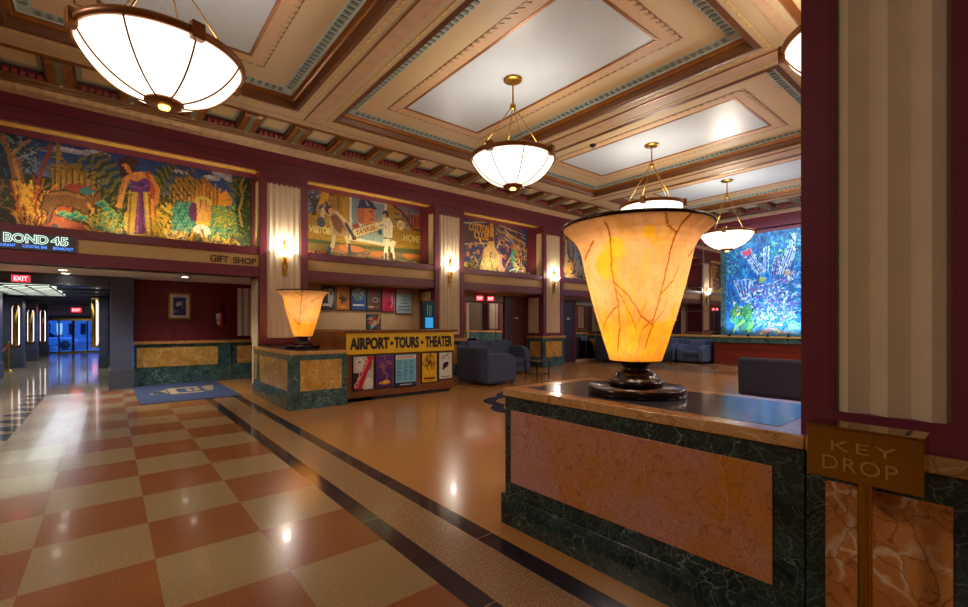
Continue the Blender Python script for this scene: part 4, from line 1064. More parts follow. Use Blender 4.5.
def ep(pts): e.prism(pts, lambda a, b, d: (a, b, d), .0115, .0145, M['matgold'])
for k in range(5):
    ep([(-.62 + .05 * k, .2 + .12 * k - .45), (-.30, .35 - .16 * k), (-.30, .25 - .16 * k), (-.58 + .05 * k, .10 + .1 * k - .45)])
    ep([(.64 - .03 * k, .62 - .2 * k), (.38, .40 - .16 * k), (.38, .30 - .16 * k), (.64 - .03 * k, .52 - .2 * k)])
for q in ([(-.27, -.5), (.32, -.5), (.32, -.36), (-.13, -.36), (-.13, .36), (.32, .36), (.32, .5), (-.27, .5)], [(.05, -.22), (.14, -.22), (.14, .22), (.05, .22)], [(.2, -.22), (.29, -.22), (.29, .22), (.2, .22)], [(.05, -.22), (.29, -.22), (.29, -.14), (.05, -.14)]): ep(q)
e.build('emblem', t)

# ---- signs
t = thing('exit_sign', 'red EXIT sign above the mouth of the entrance passage', 'exit sign', (-1.36, 12.93, 2.36))
def exitsign(t, w, h):
    box('housing', (-w / 2, -.03, -h / 2), (w / 2, .03, h / 2), M['tag'], t, .004); box('lit_panel', (-w / 2 + .015, -.036, -h / 2 + .012), (w / 2 - .015, -.028, h / 2 - .012), M['exitred'], t)
    letters('lettering', 'EXIT', w * .7, h * .56, lambda a, b, d: (a - w * .35, -.0365 - d, b - h * .28), .002, M['exitwhite'], t, .02)
exitsign(t, .28, .15); box('mount', (-.02, -.01, .07), (.02, .05, .10), M['black'], t)
t = thing('exit_sign', 'red EXIT sign above the glass entrance doors', 'exit sign', (-1.28, 30.93, 2.16)); exitsign(t, .42, .24); box('mount', (-.03, 0, .13), (.03, .07, .2), M['black'], t)
t = thing('exit_sign', 'red EXIT sign nearer the pillar over the mirrored bay', 'exit sign', (9.0, 11.11, 2.265)); exitsign(t, .3, .16)
t = thing('exit_sign', 'red EXIT sign nearer the dark door over the mirrored bay', 'exit sign', (9.45, 11.11, 2.265)); exitsign(t, .3, .16)
t = thing('restaurant_sign', 'dark lit BOND 45 restaurant sign over the passage mouth', 'sign', (-1.35, YN + .03, 2.66))
box('board', (-1.0, -.05, .0), (.92, 0, .275), M['passdark'], t, .003)
def neon_text(st, w, h, x, z, par, m, dep):
    cu = bpy.data.curves.new('n', 'FONT'); cu.body = st; cu.size = 1; cu.fill_mode = 'NONE'; cu.bevel_depth = .022; cu.bevel_resolution = 1; cu.offset = .02; cu.resolution_u = 3
    ob = bpy.data.objects.new('n', cu); COL.objects.link(ob); dg = bpy.context.evaluated_depsgraph_get(); dg.update(); me = ob.evaluated_get(dg).to_mesh()
    vs = [v.co.copy() for v in me.vertices]; fs = [tuple(p.vertices) for p in me.polygons]
    bpy.data.objects.remove(ob); bpy.data.curves.remove(cu)
    x0, x1 = min(v.x for v in vs), max(v.x for v in vs); y0, y1 = min(v.y for v in vs), max(v.y for v in vs)
    mb = MB(); mb.add([(x + (v.x - x0) / (x1 - x0) * w, -dep - v.z * .2, z + (v.y - y0) / (y1 - y0) * h) for v in vs], fs, m); return mb.build('neon_lettering', par)
neon_text('BOND', .52, .15, .055, .105, t, M['neon'], .058); neon_text('45', .22, .15, .60, .105, t, M['neon'], .058)
for st, a, w in (('RESTAURANT', -.10, .29), ('COCKTAIL BAR', .27, .29), ('BREAKFAST', .63, .25)): letters('small_lettering', st, w, .045, lambda x, y, d, a=a: (a + x, -.051 - d, .035 + y), .004, M['neonblue'], t, .0)
t = thing('shop_sign_letters', 'bronze GIFT SHOP letters on the tan band above the alcove', 'sign', (1.56, YN + .03, 2.70))
letters('lettering', 'GIFT', .33, .14, lambda a, b, d: (a, -d, b), .015, M['letterdark'], t, .018); letters('lettering', 'SHOP', .43, .14, lambda a, b, d: (a + .41, -d, b), .015, M['letterdark'], t, .018)
for i, (x, y, lab) in enumerate(((-.7, 10.72, 'nearest downlight in the white soffit above the passage mouth'), (-.69, 12.0, 'middle downlight in the white soffit before the passage'), (-.69, 12.75, 'inner downlight of the white soffit, closest to the dark passage header'), (1.31, 10.72, 'downlight in the white soffit just under the shop letters'), (1.31, 12.06, 'downlight in the white soffit closest to the framed picture'))):
    t = thing('downlight', lab, 'downlight', (x, y, 2.5), 0, 'recessed downlights in the white soffit')
    MB().lathe([(.07, 0), (.09, 0), (.092, -.006), (.07, -.008), (.07, 0)], (0, 0, 0), M['tag'], 24, True, False).build('trim_ring', t)
    MB().lathe([(.07, -.003), (0, -.004)], (0, 0, 0), M['downglow'], 24, True, False).build('lens', t)
    light('lamp', 'SPOT', (0, 0, -.02), 70, (1, .93, .82), t, .06, rot=(0, 0, 0), spot=2.0, blend=.7)

# ---- passage fittings
def tallsconce(label, loc, rz, h, on=1):
    t = thing('tall_wall_light', label, 'wall light', loc, rz, 'tall brass wall lights along the entrance passage')
    b = MB(); rows = []
    pr = [(-.07, -.07), (-.05, -.10), (0, -.118), (.05, -.10), (.07, -.07)]
    for z, k in ((0, .6), (.06, 1), (h - .1, 1), (h, .55)): rows.append([(x * k, y * k, z) for x, y in pr])
    b.sheet(rows, M['brass'], True); b.build('brass_casing', t)
    b = MB(); pr2 = [(-.095, 0), (-.09, -.04), (-.05, -.07), (0, -.075), (.05, -.07), (.09, -.04), (.095, 0)]
    rows = [[(x * k * .97, y * k * .97, z) for x, y in pr2] for z, k in ((.03, .7), (.08, 1), (h - .12, 1), (h - .03, .7))]
    b.sheet(rows, M['tube'], True); b.build('light_tube', t)
    box('back_plate', (-.11, -.005, -.03), (.11, .02, h + .03), M['brass'], t)
    return t
tallsconce('tall brass wall light nearest the camera on the left of the passage', (-2.36, 21.28, .72), 0, 1.36)
tallsconce('tall brass wall light in the middle of the left side of the passage', (-2.36, 24.98, .72), 0, 1.3)
tallsconce('tall brass wall light on the left side closest to the glass doors', (-2.36, 29.18, .6), 0, 1.5)
tallsconce('tall brass wall light on the right side of the passage', (-.35, 19.6, .72), -.55, 1.55)
t = thing('ceiling_light_panel', 'glowing grid light panel in the dark passage ceiling', 'ceiling light', (-1.6, 16.8, 2.33))
box('diffuser', (-.62, -2.4, .0), (.55, 2.4, .03), M['panelglow'], t)
g = MB()
for k in range(9): g.box(-.63, -2.4 + .6 * k - .03, -.02, .56, -2.4 + .6 * k + .03, 0.0, M['passdark'])
for x in (-.64, -.25, .15, .55): g.box(x - .012, -2.43, -.022, x + .012, 2.43, 0.0, M['passdark'])
g.build('grid', t)
t = thing('rope_stanchion', 'brass rope post standing at the left edge of the passage', 'rope post', (-2.38, 20.1, 0))
MB().lathe([(0, 0), (.14, 0), (.14, .015), (.03, .035), (.02, .06), (0, .06)], (0, 0, 0), M['brass'], 24, True, False).build('base', t)
MB().lathe([(.02, .03), (.02, .84), (.035, .86), (.03, .9), (0, .92)], (0, 0, 0), M['brass'], 16, True, False).build('post', t)
MB().tube([(-.02, 0, .8), (-.1, -.25, .62), (-.16, -.55, .55), (-.2, -.9, .62)], .018, M['red'], 8).build('rope', t)
def car(label, loc, rz, m):
    t = thing('car', label, 'car', loc, rz); s = .72
    P = lambda a, b, d: (a * s, d * s, b * s)
    b = MB(); b.prism([(-2.1, .3), (2.1, .3), (2.15, .62), (2.0, .85), (1.15, .95), (-1.2, .98), (-2.0, .92), (-2.15, .6)], P, -.85, .85, m); b.build('body', t, .05, 3)
    b = MB(); b.prism([(-1.55, .95), (1.1, .95), (.45, 1.42), (-.9, 1.45)], P, -.74, .74, M['carglass']); b.build('cabin', t, .05, 3)
    b = MB(); b.prism([(-.95, 1.42), (.5, 1.40), (.4, 1.48), (-.85, 1.5)], P, -.68, .68, m); b.build('roof', t, .03, 2)
    for x in (-1.35, 1.35):
        for y in (-.84, .84):
            w = MB(); w.lathe([(0, -.1), (.3, -.1), (.34, -.07), (.34, .07), (.3, .1), (0, .1)], (0, 0, 0), M['rubber'], 20, True, False); w.v = [((x + a) * s, (y + c_) * s, (.34 + b_) * s) for a, b_, c_ in w.v]; w.build('wheel', t)
    b = MB()
    for y in (-.6, .6): b.box(2.1 * s, (y - .12) * s, .6 * s, 2.16 * s, (y + .12) * s, .72 * s, M['tag'])
    b.build('headlight', t)
    return t
car('pale car parked outside the left glass door', (-3.0, 36.0, 0), 0.1, M['carpaint']); car('pale car parked outside the right glass door', (.75, 36.2, 0), PI - .06, M['carpaint'])

# ---- base of the blue mural, ceiling detector, outlet
mb = MB(); mb.box(16.98, 3.5, 0, XE + .2, 7.36, .80, M['redwood']); rb = struct(mb.build('trim_6', None, .003))
mb = MB()
for z in (.0, .26, .53, .78): mb.box(16.97, 3.5, z, 16.985, 7.36, z + .022, M['darkred'])
struct(mb.build('groove', rb))
mb = MB(); mb.box(16.9, 3.46, .80, XE + .2, 7.4, .98, M['greenfar']); mb.box(16.88, 3.46, .98, XE + .2, 7.4, 1.03, M['soffit']); struct(mb.build('ledge', rb, .004))
t = thing('smoke_detector', 'small dark detector on the ceiling beam above the large urn lamp', 'smoke detector', (8.0, 6.0, CZ))
MB().lathe([(0, 0), (.07, 0), (.075, -.02), (.05, -.05), (0, -.06)], (0, 0, 0), M['black'], 20, True, False).build('housing', t); MB().lathe([(.02, 0), (.02, -.03), (0, -.035)], (0, 0, -.055), M['steel'], 10, True, False).build('sensor', t)
t = thing('wall_outlet', 'small dark outlet plate on the golden marble base of the third pillar', 'outlet', (11.75, YN - .047, .42)); box('plate', (-.04, -.008, -.06), (.04, 0, .06), M['blackframe'], t, .002); box('socket', (-.02, -.011, -.03), (.02, -.007, .03), M['plate'], t)
# ================================================================== MURALS
YM = YB + .022
NF = lambda a, b, d: (a, YM - d, b)
def q(u, v): return atY(u, v, YM - .03)
def Q(*p): return [q(p[i], p[i + 1]) for i in range(0, len(p), 2)]
# ---- jungle mural
c = Canvas(-3.2, 2.46, 3.07, 4.735, 640, 196, (58, 58, 34), 11)
c.poly([(-3.2, 4.1), (2.46, 4.0), (2.46, 4.8), (-3.2, 4.8)], (40, 66, 128))
for k in range(5): c.poly([(-3.2, 4.45 - .07 * k), (2.46, 4.40 - .07 * k), (2.46, 4.33 - .07 * k), (-3.2, 4.38 - .07 * k)], (44 + 12 * k, 72 + 10 * k, 138 + 3 * k))
for u, v, a, b in ((72, 151, .28, .05), (97, 153, .2, .05), (212, 178, .16, .06), (222, 174, .2, .08), (230, 180, .12, .05), (180, 172, .15, .04)): x, z = q(u, v); c.ell(x, z, a, b, (150, 152, 176)); c.ell(x - .04, z + .02, a * .6, b * .6, (184, 182, 196))
c.strokes(420, (-3.2, 2.46), (3.3, 4.15), (.1, .3), (.012, .03), [(70, 74, 30), (104, 92, 34), (46, 62, 36), (130, 104, 40), (150, 118, 44), (38, 44, 30)], (.6, 2.5))
# ruins and towers
c.poly(Q(50, 206, 53, 168, 66, 160, 68, 164, 82, 163, 84, 170, 92, 171, 100, 205), (128, 96, 44))
for k in range(24): u = 53 + 2 * k; c.line(Q(u, 168 + (k % 5) * 2, u, 200), .018, ((166, 124, 56), (92, 66, 36), (190, 142, 60))[k % 3])
c.poly(Q(168, 214, 170, 188, 176, 177, 184, 178, 190, 174, 196, 180, 206, 177, 211, 184, 216, 190, 224, 193, 228, 210, 226, 216), (156, 104, 44))
for k in range(30): u = 170 + 1.9 * k; c.line(Q(u, 184 + (k % 6) * 2.2, u, 210), .02, ((200, 134, 52), (110, 70, 36), (222, 156, 60), (150, 92, 44))[k % 4])
c.poly(Q(216, 218, 219, 196, 226, 190, 232, 200, 232, 218), (214, 140, 46))
for zz, rr_ in ((166, 6), (158, 5), (152, 3.5), (146, 2)): x, z = q(58, zz); c.ell(x, z, rr_ * .017, .03, (150, 124, 50)); c.ell(x, z - .03, rr_ * .014, .02, (70, 60, 34))
c.line(Q(58, 170, 58, 143), .05, (150, 120, 52))
# palm fans of short dark leaves on the blue
for (u0, v0, u1, v1) in ((82, 158, 122, 205), (96, 154, 128, 192), (176, 165, 142, 210), (186, 172, 150, 216), (166, 166, 148, 200), (196, 180, 160, 218)):
    for k in range(13):
        s = k / 12; u = u0 + (u1 - u0) * s; v = v0 + (v1 - v0) * s
        for w_ in (-9, -4.5, 0, 4.5):
            x, z = q(u + w_ + 3, v - w_ * .3); c.ell(x, z, .062, .02, (44, 58, 30) if (k + int(w_)) % 2 else (112, 104, 40), .9 if u1 > u0 else 2.2)
# left tree
c.poly(Q(0, 122, 26, 130, 30, 165, 14, 182, 0, 178), (26, 44, 66))
c.strokes(60, (q(2, 140)[0], q(40, 140)[0]), (q(20, 172)[1], q(20, 132)[1]), (.1, .3), (.012, .022), [(116, 130, 150), (60, 84, 110), (140, 150, 160), (34, 56, 60)])
c.poly(Q(1, 131, 6, 138, 12, 154, 20, 160, 25, 182, 29, 210, 17, 212, 12, 178, 6, 152, 0, 140), (146, 96, 56)); c.line(Q(14, 160, 19, 180, 21, 206), .05, (190, 136, 84)); c.line(Q(12, 155, 20, 146, 30, 140), .05, (160, 120, 84)); c.line(Q(40, 150, 50, 146, 52, 138), .03, (120, 90, 60))
c.line(Q(38, 208, 38, 182, 46, 160, 52, 146), .05, (140, 60, 40)); c.line(Q(38, 190, 33, 175), .03, (140, 60, 40))
c.strokes(160, (q(16, 205)[0], q(48, 205)[0]), (q(30, 230)[1], q(30, 196)[1]), (.15, .34), (.016, .034), [(220, 150, 44), (190, 98, 34), (120, 60, 30), (236, 176, 60)], (1.2, 2.0))
c.strokes(110, (-3.2, q(14, 200)[0]), (3.1, 4.0), (.12, .3), (.014, .03), [(70, 52, 34), (112, 54, 36), (150, 88, 40), (48, 60, 44)])
# ground and leaping cat
c.poly(Q(30, 236, 52, 214, 68, 220, 96, 228, 118, 239, 92, 240), (168, 76, 36)); c.poly(Q(52, 214, 58, 203, 74, 206, 68, 216), (176, 84, 40))
c.poly(Q(52, 196, 70, 183, 88, 186, 98, 190, 88, 196, 70, 192), (150, 62, 46)); c.poly(Q(78, 190, 86, 186, 98, 192, 84, 196), (60, 116, 118))
cat = Q(41, 208, 44, 196, 52, 191, 66, 190, 80, 194, 92, 197, 97, 193, 100, 190, 102, 196, 98, 204, 92, 208, 88, 212, 95, 218, 93, 228, 90, 228, 90, 220, 82, 212, 70, 207, 58, 205, 52, 213, 50, 222, 46, 223, 47, 212)
c.poly(cat, (124, 82, 44)); c.line(cat + cat[:1], .018, (52, 34, 28)); c.line(Q(50, 194, 66, 193, 84, 198), .04, (158, 110, 60)); c.line(Q(88, 204, 93, 212), .05, (206, 140, 60)); c.line(Q(42, 205, 38, 198, 42, 190, 50, 190), .022, (60, 40, 28))
for u, v in ((64, 214), (70, 216), (76, 215), (82, 218), (102, 204), (108, 210), (104, 216), (112, 214), (106, 224), (100, 226), (110, 230)):
    x, z = q(u, v); c.poly([(x - .1, z), (x, z + .07), (x + .1, z), (x, z - .07)], (74, 148, 116)); c.ell(x, z - .015, .05, .03, (36, 96, 104)); c.line([(x - .1, z), (x, z + .07), (x + .1, z)], .014, (170, 160, 70))
c.strokes(90, (q(90, 220)[0], q(128, 220)[0]), (3.07, 3.5), (.08, .2), (.012, .028), [(214, 168, 60), (170, 140, 50), (90, 100, 40), (120, 150, 80)], (.6, 2.4))
# standing woman with purple bodice
x, z = q(139, 156)
for k in range(13): an = .15 + k * .22; c.poly([(x, z), (x + .36 * math.cos(an), z + .22 * math.sin(an)), (x + .36 * math.cos(an + .14), z + .22 * math.sin(an + .14))], (232, 184, 66))
c.strokes(150, (q(150, 220)[0], q(186, 220)[0]), (3.1, 3.75), (.12, .3), (.014, .032), [(220, 168, 40), (180, 140, 40), (110, 104, 36), (236, 196, 70)], (1.8, 2.7))
c.poly(Q(129, 190, 151, 191, 156, 239, 125, 238), (196, 152, 62)); c.poly(Q(138, 191, 143, 191, 146, 234, 134, 234), (112, 52, 104)); c.line(Q(131, 194, 128, 236), .03, (130, 96, 40)); c.line(Q(149, 194, 152, 236), .03, (136, 98, 40)); c.line(Q(139, 192, 137, 232), .012, (170, 96, 150)); c.line(Q(142, 192, 143, 232), .012, (70, 30, 70)); c.line(Q(146, 193, 149, 236), .02, (226, 186, 90))
c.poly(Q(124, 178, 129, 172, 140, 172, 150, 173, 154, 178, 151, 184, 130, 184), (212, 140, 76)); c.poly(Q(129, 179, 136, 182, 144, 178, 150, 180, 150, 192, 131, 192), (98, 50, 124)); c.line(Q(131, 186, 140, 188, 148, 185), .02, (140, 90, 160)); c.ell(*q(141, 185), .05, .05, (74, 34, 100))
c.line(Q(126, 177, 123, 190, 119.5, 205), .085, (214, 144, 74)); c.ell(*q(119, 206), .05, .04, (222, 152, 82)); c.line(Q(124, 180, 121, 194), .014, (140, 80, 40))
c.line(Q(148, 174, 153, 184, 153, 214), .1, (176, 76, 46)); c.line(Q(151, 176, 158, 190, 156, 204), .075, (206, 130, 66)); c.line(Q(152, 200, 153, 218), .05, (230, 150, 60))
c.ell(*q(127, 166), .13, .17, (62, 34, 36)); c.ell(*q(131, 162), .12, .1, (76, 42, 38)); c.ell(*q(126, 168), .062, .085, (206, 132, 80), .3); c.ell(*q(123, 172), .05, .11, (60, 32, 36)); c.line(Q(129, 170, 132, 176), .07, (196, 122, 70))
# seated woman with basket among scales
for i in range(9):
    for j in range(7):
        u = 174 + j * 3.4 + (i % 2) * 1.7; v = 204 + i * 3.4
        if 0 < j + i: x, z = q(u, v); c.poly([(x - .06, z), (x, z + .06), (x + .06, z), (x, z - .06)], ((46, 132, 124), (34, 104, 110), (70, 152, 126))[(i + j) % 3]); c.line([(x - .06, z), (x, z - .06), (x + .06, z)], .012, (176, 168, 70))
for i in range(9):
    for j in range(8):
        u = 211 + j * 3.4 + (i % 2) * 1.7; v = 208 + i * 3.6; x, z = q(u, v)
        if z > 3.05: c.poly([(x - .06, z), (x, z + .06), (x + .06, z), (x, z - .06)], ((60, 136, 110), (96, 150, 84), (40, 108, 100))[(i + j) % 3]); c.line([(x - .06, z), (x, z - .06), (x + .06, z)], .012, (190, 182, 80))
c.ell(*q(203, 202), .16, .12, (206, 174, 84)); c.ell(*q(203, 206), .10, .12, (214, 150, 84)); c.ell(*q(194, 212), .09, .2, (104, 46, 86)); c.ell(*q(204, 217), .13, .14, (220, 160, 86)); c.line(Q(198, 206, 198, 222), .05, (226, 160, 90)); c.line(Q(209, 206, 210, 220), .05, (210, 140, 70)); c.ell(*q(203, 224), .13, .06, (230, 176, 60)); c.ell(*q(202, 231), .16, .14, (214, 206, 190)); c.line(Q(201, 200, 200, 208), .018, (90, 60, 40)); c.line(Q(206, 200, 206, 208), .018, (90, 60, 40))
c.strokes(150, (q(168, 230)[0], 2.46), (3.05, 3.3), (.08, .22), (.012, .026), [(206, 150, 40), (150, 106, 36), (96, 84, 40), (226, 180, 66)], (.9, 2.3))
c.strokes(60, (q(210, 210)[0], q(232, 210)[0]), (3.5, 3.9), (.08, .2), (.012, .024), [(150, 150, 50), (110, 130, 50), (200, 170, 60)], (.3, 1.4))
c.poly(Q(232, 176, 252, 180, 252, 250, 240, 250, 236, 214), (40, 58, 40)); c.strokes(130, (q(230, 200)[0], 2.46), (3.2, 4.7), (.06, .16), (.012, .026), [(70, 88, 44), (104, 110, 52), (30, 46, 40), (130, 120, 50)]); c.line(Q(244, 178, 240, 186, 243, 196, 239, 210, 242, 226), .04, (170, 140, 80)); c.line(Q(243, 192, 247, 184), .025, (170, 140, 80))
c.texturize(3600, .07, .014, .22)
mural = tag(c.build('mural', M['paint'], NF, .03, M['black']), 'jungle mural with a purple bodiced woman and a brown cat above the shop band', 'mural')

# ---- baseball mural
c = Canvas(3.46, 6.89, 3.07, 4.735, 460, 224, (150, 116, 40), 12)
c.strokes(120, (3.46, 6.89), (3.5, 4.7), (.3, .9), (.03, .06), [(158, 124, 44), (140, 106, 36), (164, 130, 52)], (-.1, .1))
c.poly(Q(305, 180, 332, 186, 330, 196, 318, 204, 313, 214, 305, 212), (96, 112, 140)); c.strokes(80, (3.5, q(330, 190)[0]), (4.25, 4.7), (.04, .12), (.02, .05), [(60, 70, 96), (150, 150, 160), (180, 120, 70), (120, 140, 180), (70, 60, 60)])
c.line(Q(313, 214, 317, 202, 324, 195, 334, 193, 340, 190), .06, (80, 54, 30)); c.line(Q(309, 196, 314, 204, 315, 214), .05, (70, 44, 40)); c.poly(Q(322, 190, 330, 188, 328, 200, 318, 206), (206, 160, 60))
c.poly(Q(394, 199, 426, 207, 426, 230, 412, 227, 406, 215, 396, 208), (120, 112, 130)); c.strokes(90, (q(396, 205)[0], 6.89), (4.15, 4.65), (.04, .12), (.02, .05), [(80, 60, 100), (160, 140, 150), (190, 120, 90), (130, 140, 180), (70, 50, 60)]); c.poly(Q(408, 214, 426, 218, 426, 229, 411, 226), (130, 62, 60))
for k in range(6): u = 411 + 2.6 * k; c.line(Q(u, 215, u, 228), .02, (186, 110, 100))
c.line(Q(394, 206, 402, 212, 408, 222, 413, 229, 425, 232), .06, (84, 56, 30)); c.line(Q(338, 195, 339, 236), .03, (110, 78, 32)); c.poly(Q(342, 196, 348, 197, 348, 238, 342, 237), (172, 134, 44))
c.poly(Q(305, 238, 345, 243, 395, 248, 426, 250, 426, 262, 305, 252), (74, 76, 46)); c.poly(Q(305, 242, 426, 256, 426, 262, 305, 256), (112, 92, 46))
for u, v, a, b in ((350, 251, .5, .16), (352, 249, .36, .1), (383, 256, .4, .12), (415, 257, .4, .08), (316, 252, .3, .06)): c.ell(*q(u, v), a, b, (170, 98, 40) if a < .5 else (140, 84, 40), -.04)
c.strokes(30, (3.5, 6.8), (3.08, 3.3), (.2, .5), (.02, .05), [(60, 60, 60), (120, 84, 44), (70, 74, 56)], (-.2, .2))
c.poly(Q(349.3, 194.5, 387, 203, 385, 246, 349.3, 240), (206, 198, 180)); c.poly(Q(351.8, 197, 384.6, 204.6, 383, 243, 351.8, 237), (116, 136, 160)); c.poly(Q(352, 226, 383, 228, 383, 243, 352, 237), (140, 160, 156))
c.ell(*q(366.5, 214), .25, .30, (190, 112, 72)); c.ell(*q(361, 214), .1, .26, (170, 92, 58)); c.poly(Q(357, 208, 361, 200, 368, 199.5, 373, 203, 377, 210, 370, 208.5, 362, 208), (46, 54, 84)); c.ell(*q(365, 203.5), .17, .1, (52, 60, 92)); c.line(Q(366, 201, 368, 205), .03, (190, 190, 200)); c.line(Q(371, 213, 374, 216), .035, (150, 80, 52)); c.line(Q(369, 219, 373, 219.5), .03, (120, 50, 40)); c.line(Q(370, 211, 373, 211.6), .03, (80, 44, 40)); c.poly(Q(352, 230, 356, 222, 366, 226, 372, 228, 366, 236, 353, 236), (196, 190, 180)); c.poly(Q(352, 226, 357, 222, 360, 226, 355, 230), (150, 60, 46))
ban = Q(352, 229.5, 379, 221.5, 380, 230, 354.5, 238.5); c.poly(ban, (204, 188, 142)); c.line(ban + ban[:1], .02, (130, 90, 60))
bx, bz = q(355.5, 235.6); ex, ez = q(377.5, 228.8)
c.text('YANKEES', bx, bz, ex - bx, .14, (150, 50, 44), .02, (ez - bz) / (ex - bx))
xa, za = q(309, 232); xe, ze = q(331, 230.5); c.text('VISITOR', xa, za, xe - xa, .17, (218, 196, 140), .02)
xa, za = q(403.5, 241); xe, ze = q(420.5, 243); c.text('HOME', xa, za, xe - xa, .2, (206, 186, 110), .02, -.0)
c.poly(Q(396.5, 221, 400.5, 217, 404, 222, 404, 230, 396.5, 229), (120, 70, 34)); c.ell(*q(400.5, 225), .12, .14, (214, 196, 140)); xa, za = q(398.6, 227); c.text('10', xa, za, .13, .12, (120, 80, 40), .02)
# catcher
sk = (206, 178, 142)
c.line(Q(334, 234, 333, 244, 330, 251), .1, (176, 160, 132)); c.line(Q(330, 248, 328, 254), .1, (60, 66, 90)); c.line(Q(345, 234, 348, 242, 350, 250), .1, (190, 172, 140)); c.line(Q(349, 245, 350, 252), .09, (64, 54, 60))
c.poly(Q(327, 214, 335, 210, 343, 218, 348, 228, 345, 237, 334, 236, 331, 226), (162, 128, 98)); c.poly(Q(330, 216, 336, 214, 343, 226, 341, 234, 335, 230), (120, 76, 56)); c.line(Q(336, 212, 346, 222, 354, 238), .09, sk); c.line(Q(346, 224, 354, 238), .085, (58, 64, 96)); c.ell(*q(354, 238), .07, .06, (96, 60, 46)); c.line(Q(329, 214, 323, 210, 322, 218), .09, sk); c.ell(*q(321, 222), .1, .13, (70, 76, 100)); c.ell(*q(329, 210), .1, .11, (70, 46, 40)); c.ell(*q(331, 211), .07, .08, (206, 150, 110))
c.line(Q(338, 216, 345, 230), .02, (90, 60, 50)); c.line(Q(330, 220, 332, 232), .03, (196, 170, 130))
# batter
c.line(Q(386, 238, 392, 246, 393, 258, 391, 263), .11, (216, 206, 180)); c.line(Q(388, 238, 386, 250, 386, 262), .12, (226, 214, 186)); c.line(Q(391, 254, 392, 262), .09, (60, 54, 60)); c.line(Q(386, 254, 386, 262), .09, (90, 80, 80)); c.poly(Q(383, 217, 390, 218, 393, 226, 392, 240, 384, 240, 383, 228), (220, 208, 182)); c.line(Q(384, 238, 392, 239), .035, (60, 54, 66)); c.line(Q(386, 220, 386, 236), .012, (160, 150, 136)); c.line(Q(389, 221, 389, 238), .012, (160, 150, 136)); c.line(Q(385, 221, 378, 224, 374, 224), .075, (214, 196, 164)); c.line(Q(386, 225, 381, 228, 376, 225), .06, (206, 186, 154)); c.line(Q(374, 224, 386, 214, 383, 211), .035, (190, 140, 70)); c.ell(*q(385.5, 214), .1, .1, (46, 48, 70)); c.ell(*q(384.5, 216), .06, .06, (196, 140, 100)); c.ell(*q(380, 232), .06, .08, (60, 66, 90)); c.poly(Q(392, 240, 396, 242, 394, 248, 390, 246), (230, 216, 190))
c.texturize(1500, .07, .014, .18)
tag(c.build('mural', M['paint'], NF, .03, M['black']), 'baseball mural with a catcher, a batter and a big portrait, above the ticket desk', 'mural')

# ---- club mural
c = Canvas(7.89, 11.22, 3.07, 4.735, 420, 210, (72, 54, 92), 13)
c.strokes(500, (7.9, 11.2), (3.1, 4.7), (.1, .4), (.02, .05), [(90, 60, 110), (54, 44, 84), (130, 96, 60), (60, 80, 120), (150, 120, 70), (40, 34, 60)])
for k in range(9):
    c.line(Q(497 + k * 1.2, 219 + 3.2 * k, 530, 229 + 4.2 * k), .05, ((190, 150, 80), (120, 80, 130), (206, 170, 110), (70, 60, 110))[k % 4])
c.strokes(60, (q(496, 230)[0], q(528, 230)[0]), (3.8, 4.6), (.1, .3), (.02, .05), [(200, 150, 60), (160, 110, 140), (220, 190, 130), (80, 90, 150)], (-.6, -.3))
c.poly(Q(464, 221, 495, 226, 494, 241, 464, 243), (88, 60, 70))
for st, v, w, u0 in (('COTTON', 230.5, 20, 469), ('CLUB', 238.5, 15, 474)):
    xa, za = q(u0, v); xe, _ = q(u0 + w, v); c.text(st, xa - .015, za - .015, xe - xa + .03, .29, (70, 40, 30), .05); c.text(st, xa, za, xe - xa, .26, (222, 162, 60), .03)
c.line(Q(464, 223, 494, 222), .03, (190, 190, 180)); c.line(Q(464, 244, 493, 243), .03, (200, 190, 170)); c.poly(Q(490, 222, 493, 222, 495, 252, 490, 252), (206, 150, 50))
c.poly(Q(464, 262, 482, 265, 482, 270, 464, 268), (190, 160, 70)); c.strokes(50, (7.95, q(482, 250)[0]), (3.1, 3.7), (.06, .16), (.03, .06), [(190, 160, 70), (60, 60, 110), (120, 130, 60), (210, 180, 110), (50, 40, 80)])
for u, v in ((470, 250), (476, 248), (468, 258), (478, 256)): c.ell(*q(u, v), .1, .12, (64, 60, 120)); c.ell(*q(u, v - 4), .07, .08, (190, 130, 80))
c.ell(*q(499, 264), .3, .36, (214, 150, 130)); c.poly(Q(480, 270, 483, 252, 488, 244, 493, 243, 498, 254, 500, 271), (226, 190, 120)); c.strokes(60, (q(482, 260)[0], q(499, 260)[0]), (3.1, 3.7), (.1, .25), (.016, .03), [(250, 222, 160), (190, 140, 90), (230, 200, 190), (140, 100, 100)], (1.2, 1.9)); c.ell(*q(491, 243), .1, .12, (230, 170, 90)); c.ell(*q(491, 239), .12, .08, (120, 60, 40)); c.line(Q(484, 246, 480, 240), .05, (230, 180, 110)); c.line(Q(497, 248, 500, 240), .05, (230, 180, 110))
for u, v in ((504, 250), (508, 255), (512, 252), (505, 262)): c.ell(*q(u, v), .14, .2, (56, 46, 96)); c.ell(*q(u, v - 5), .08, .09, (150, 96, 80))
c.line(Q(514, 250, 512, 258, 516, 270), .16, (70, 150, 130)); c.ell(*q(515, 247), .09, .1, (200, 130, 70)); c.line(Q(516, 252, 520, 244), .05, (220, 150, 70)); c.line(Q(510, 258, 506, 266), .05, (210, 140, 60)); c.line(Q(518, 268, 510, 271), .06, (220, 220, 210)); c.poly(Q(524, 228, 530, 230, 530, 250, 526, 246), (50, 90, 160))
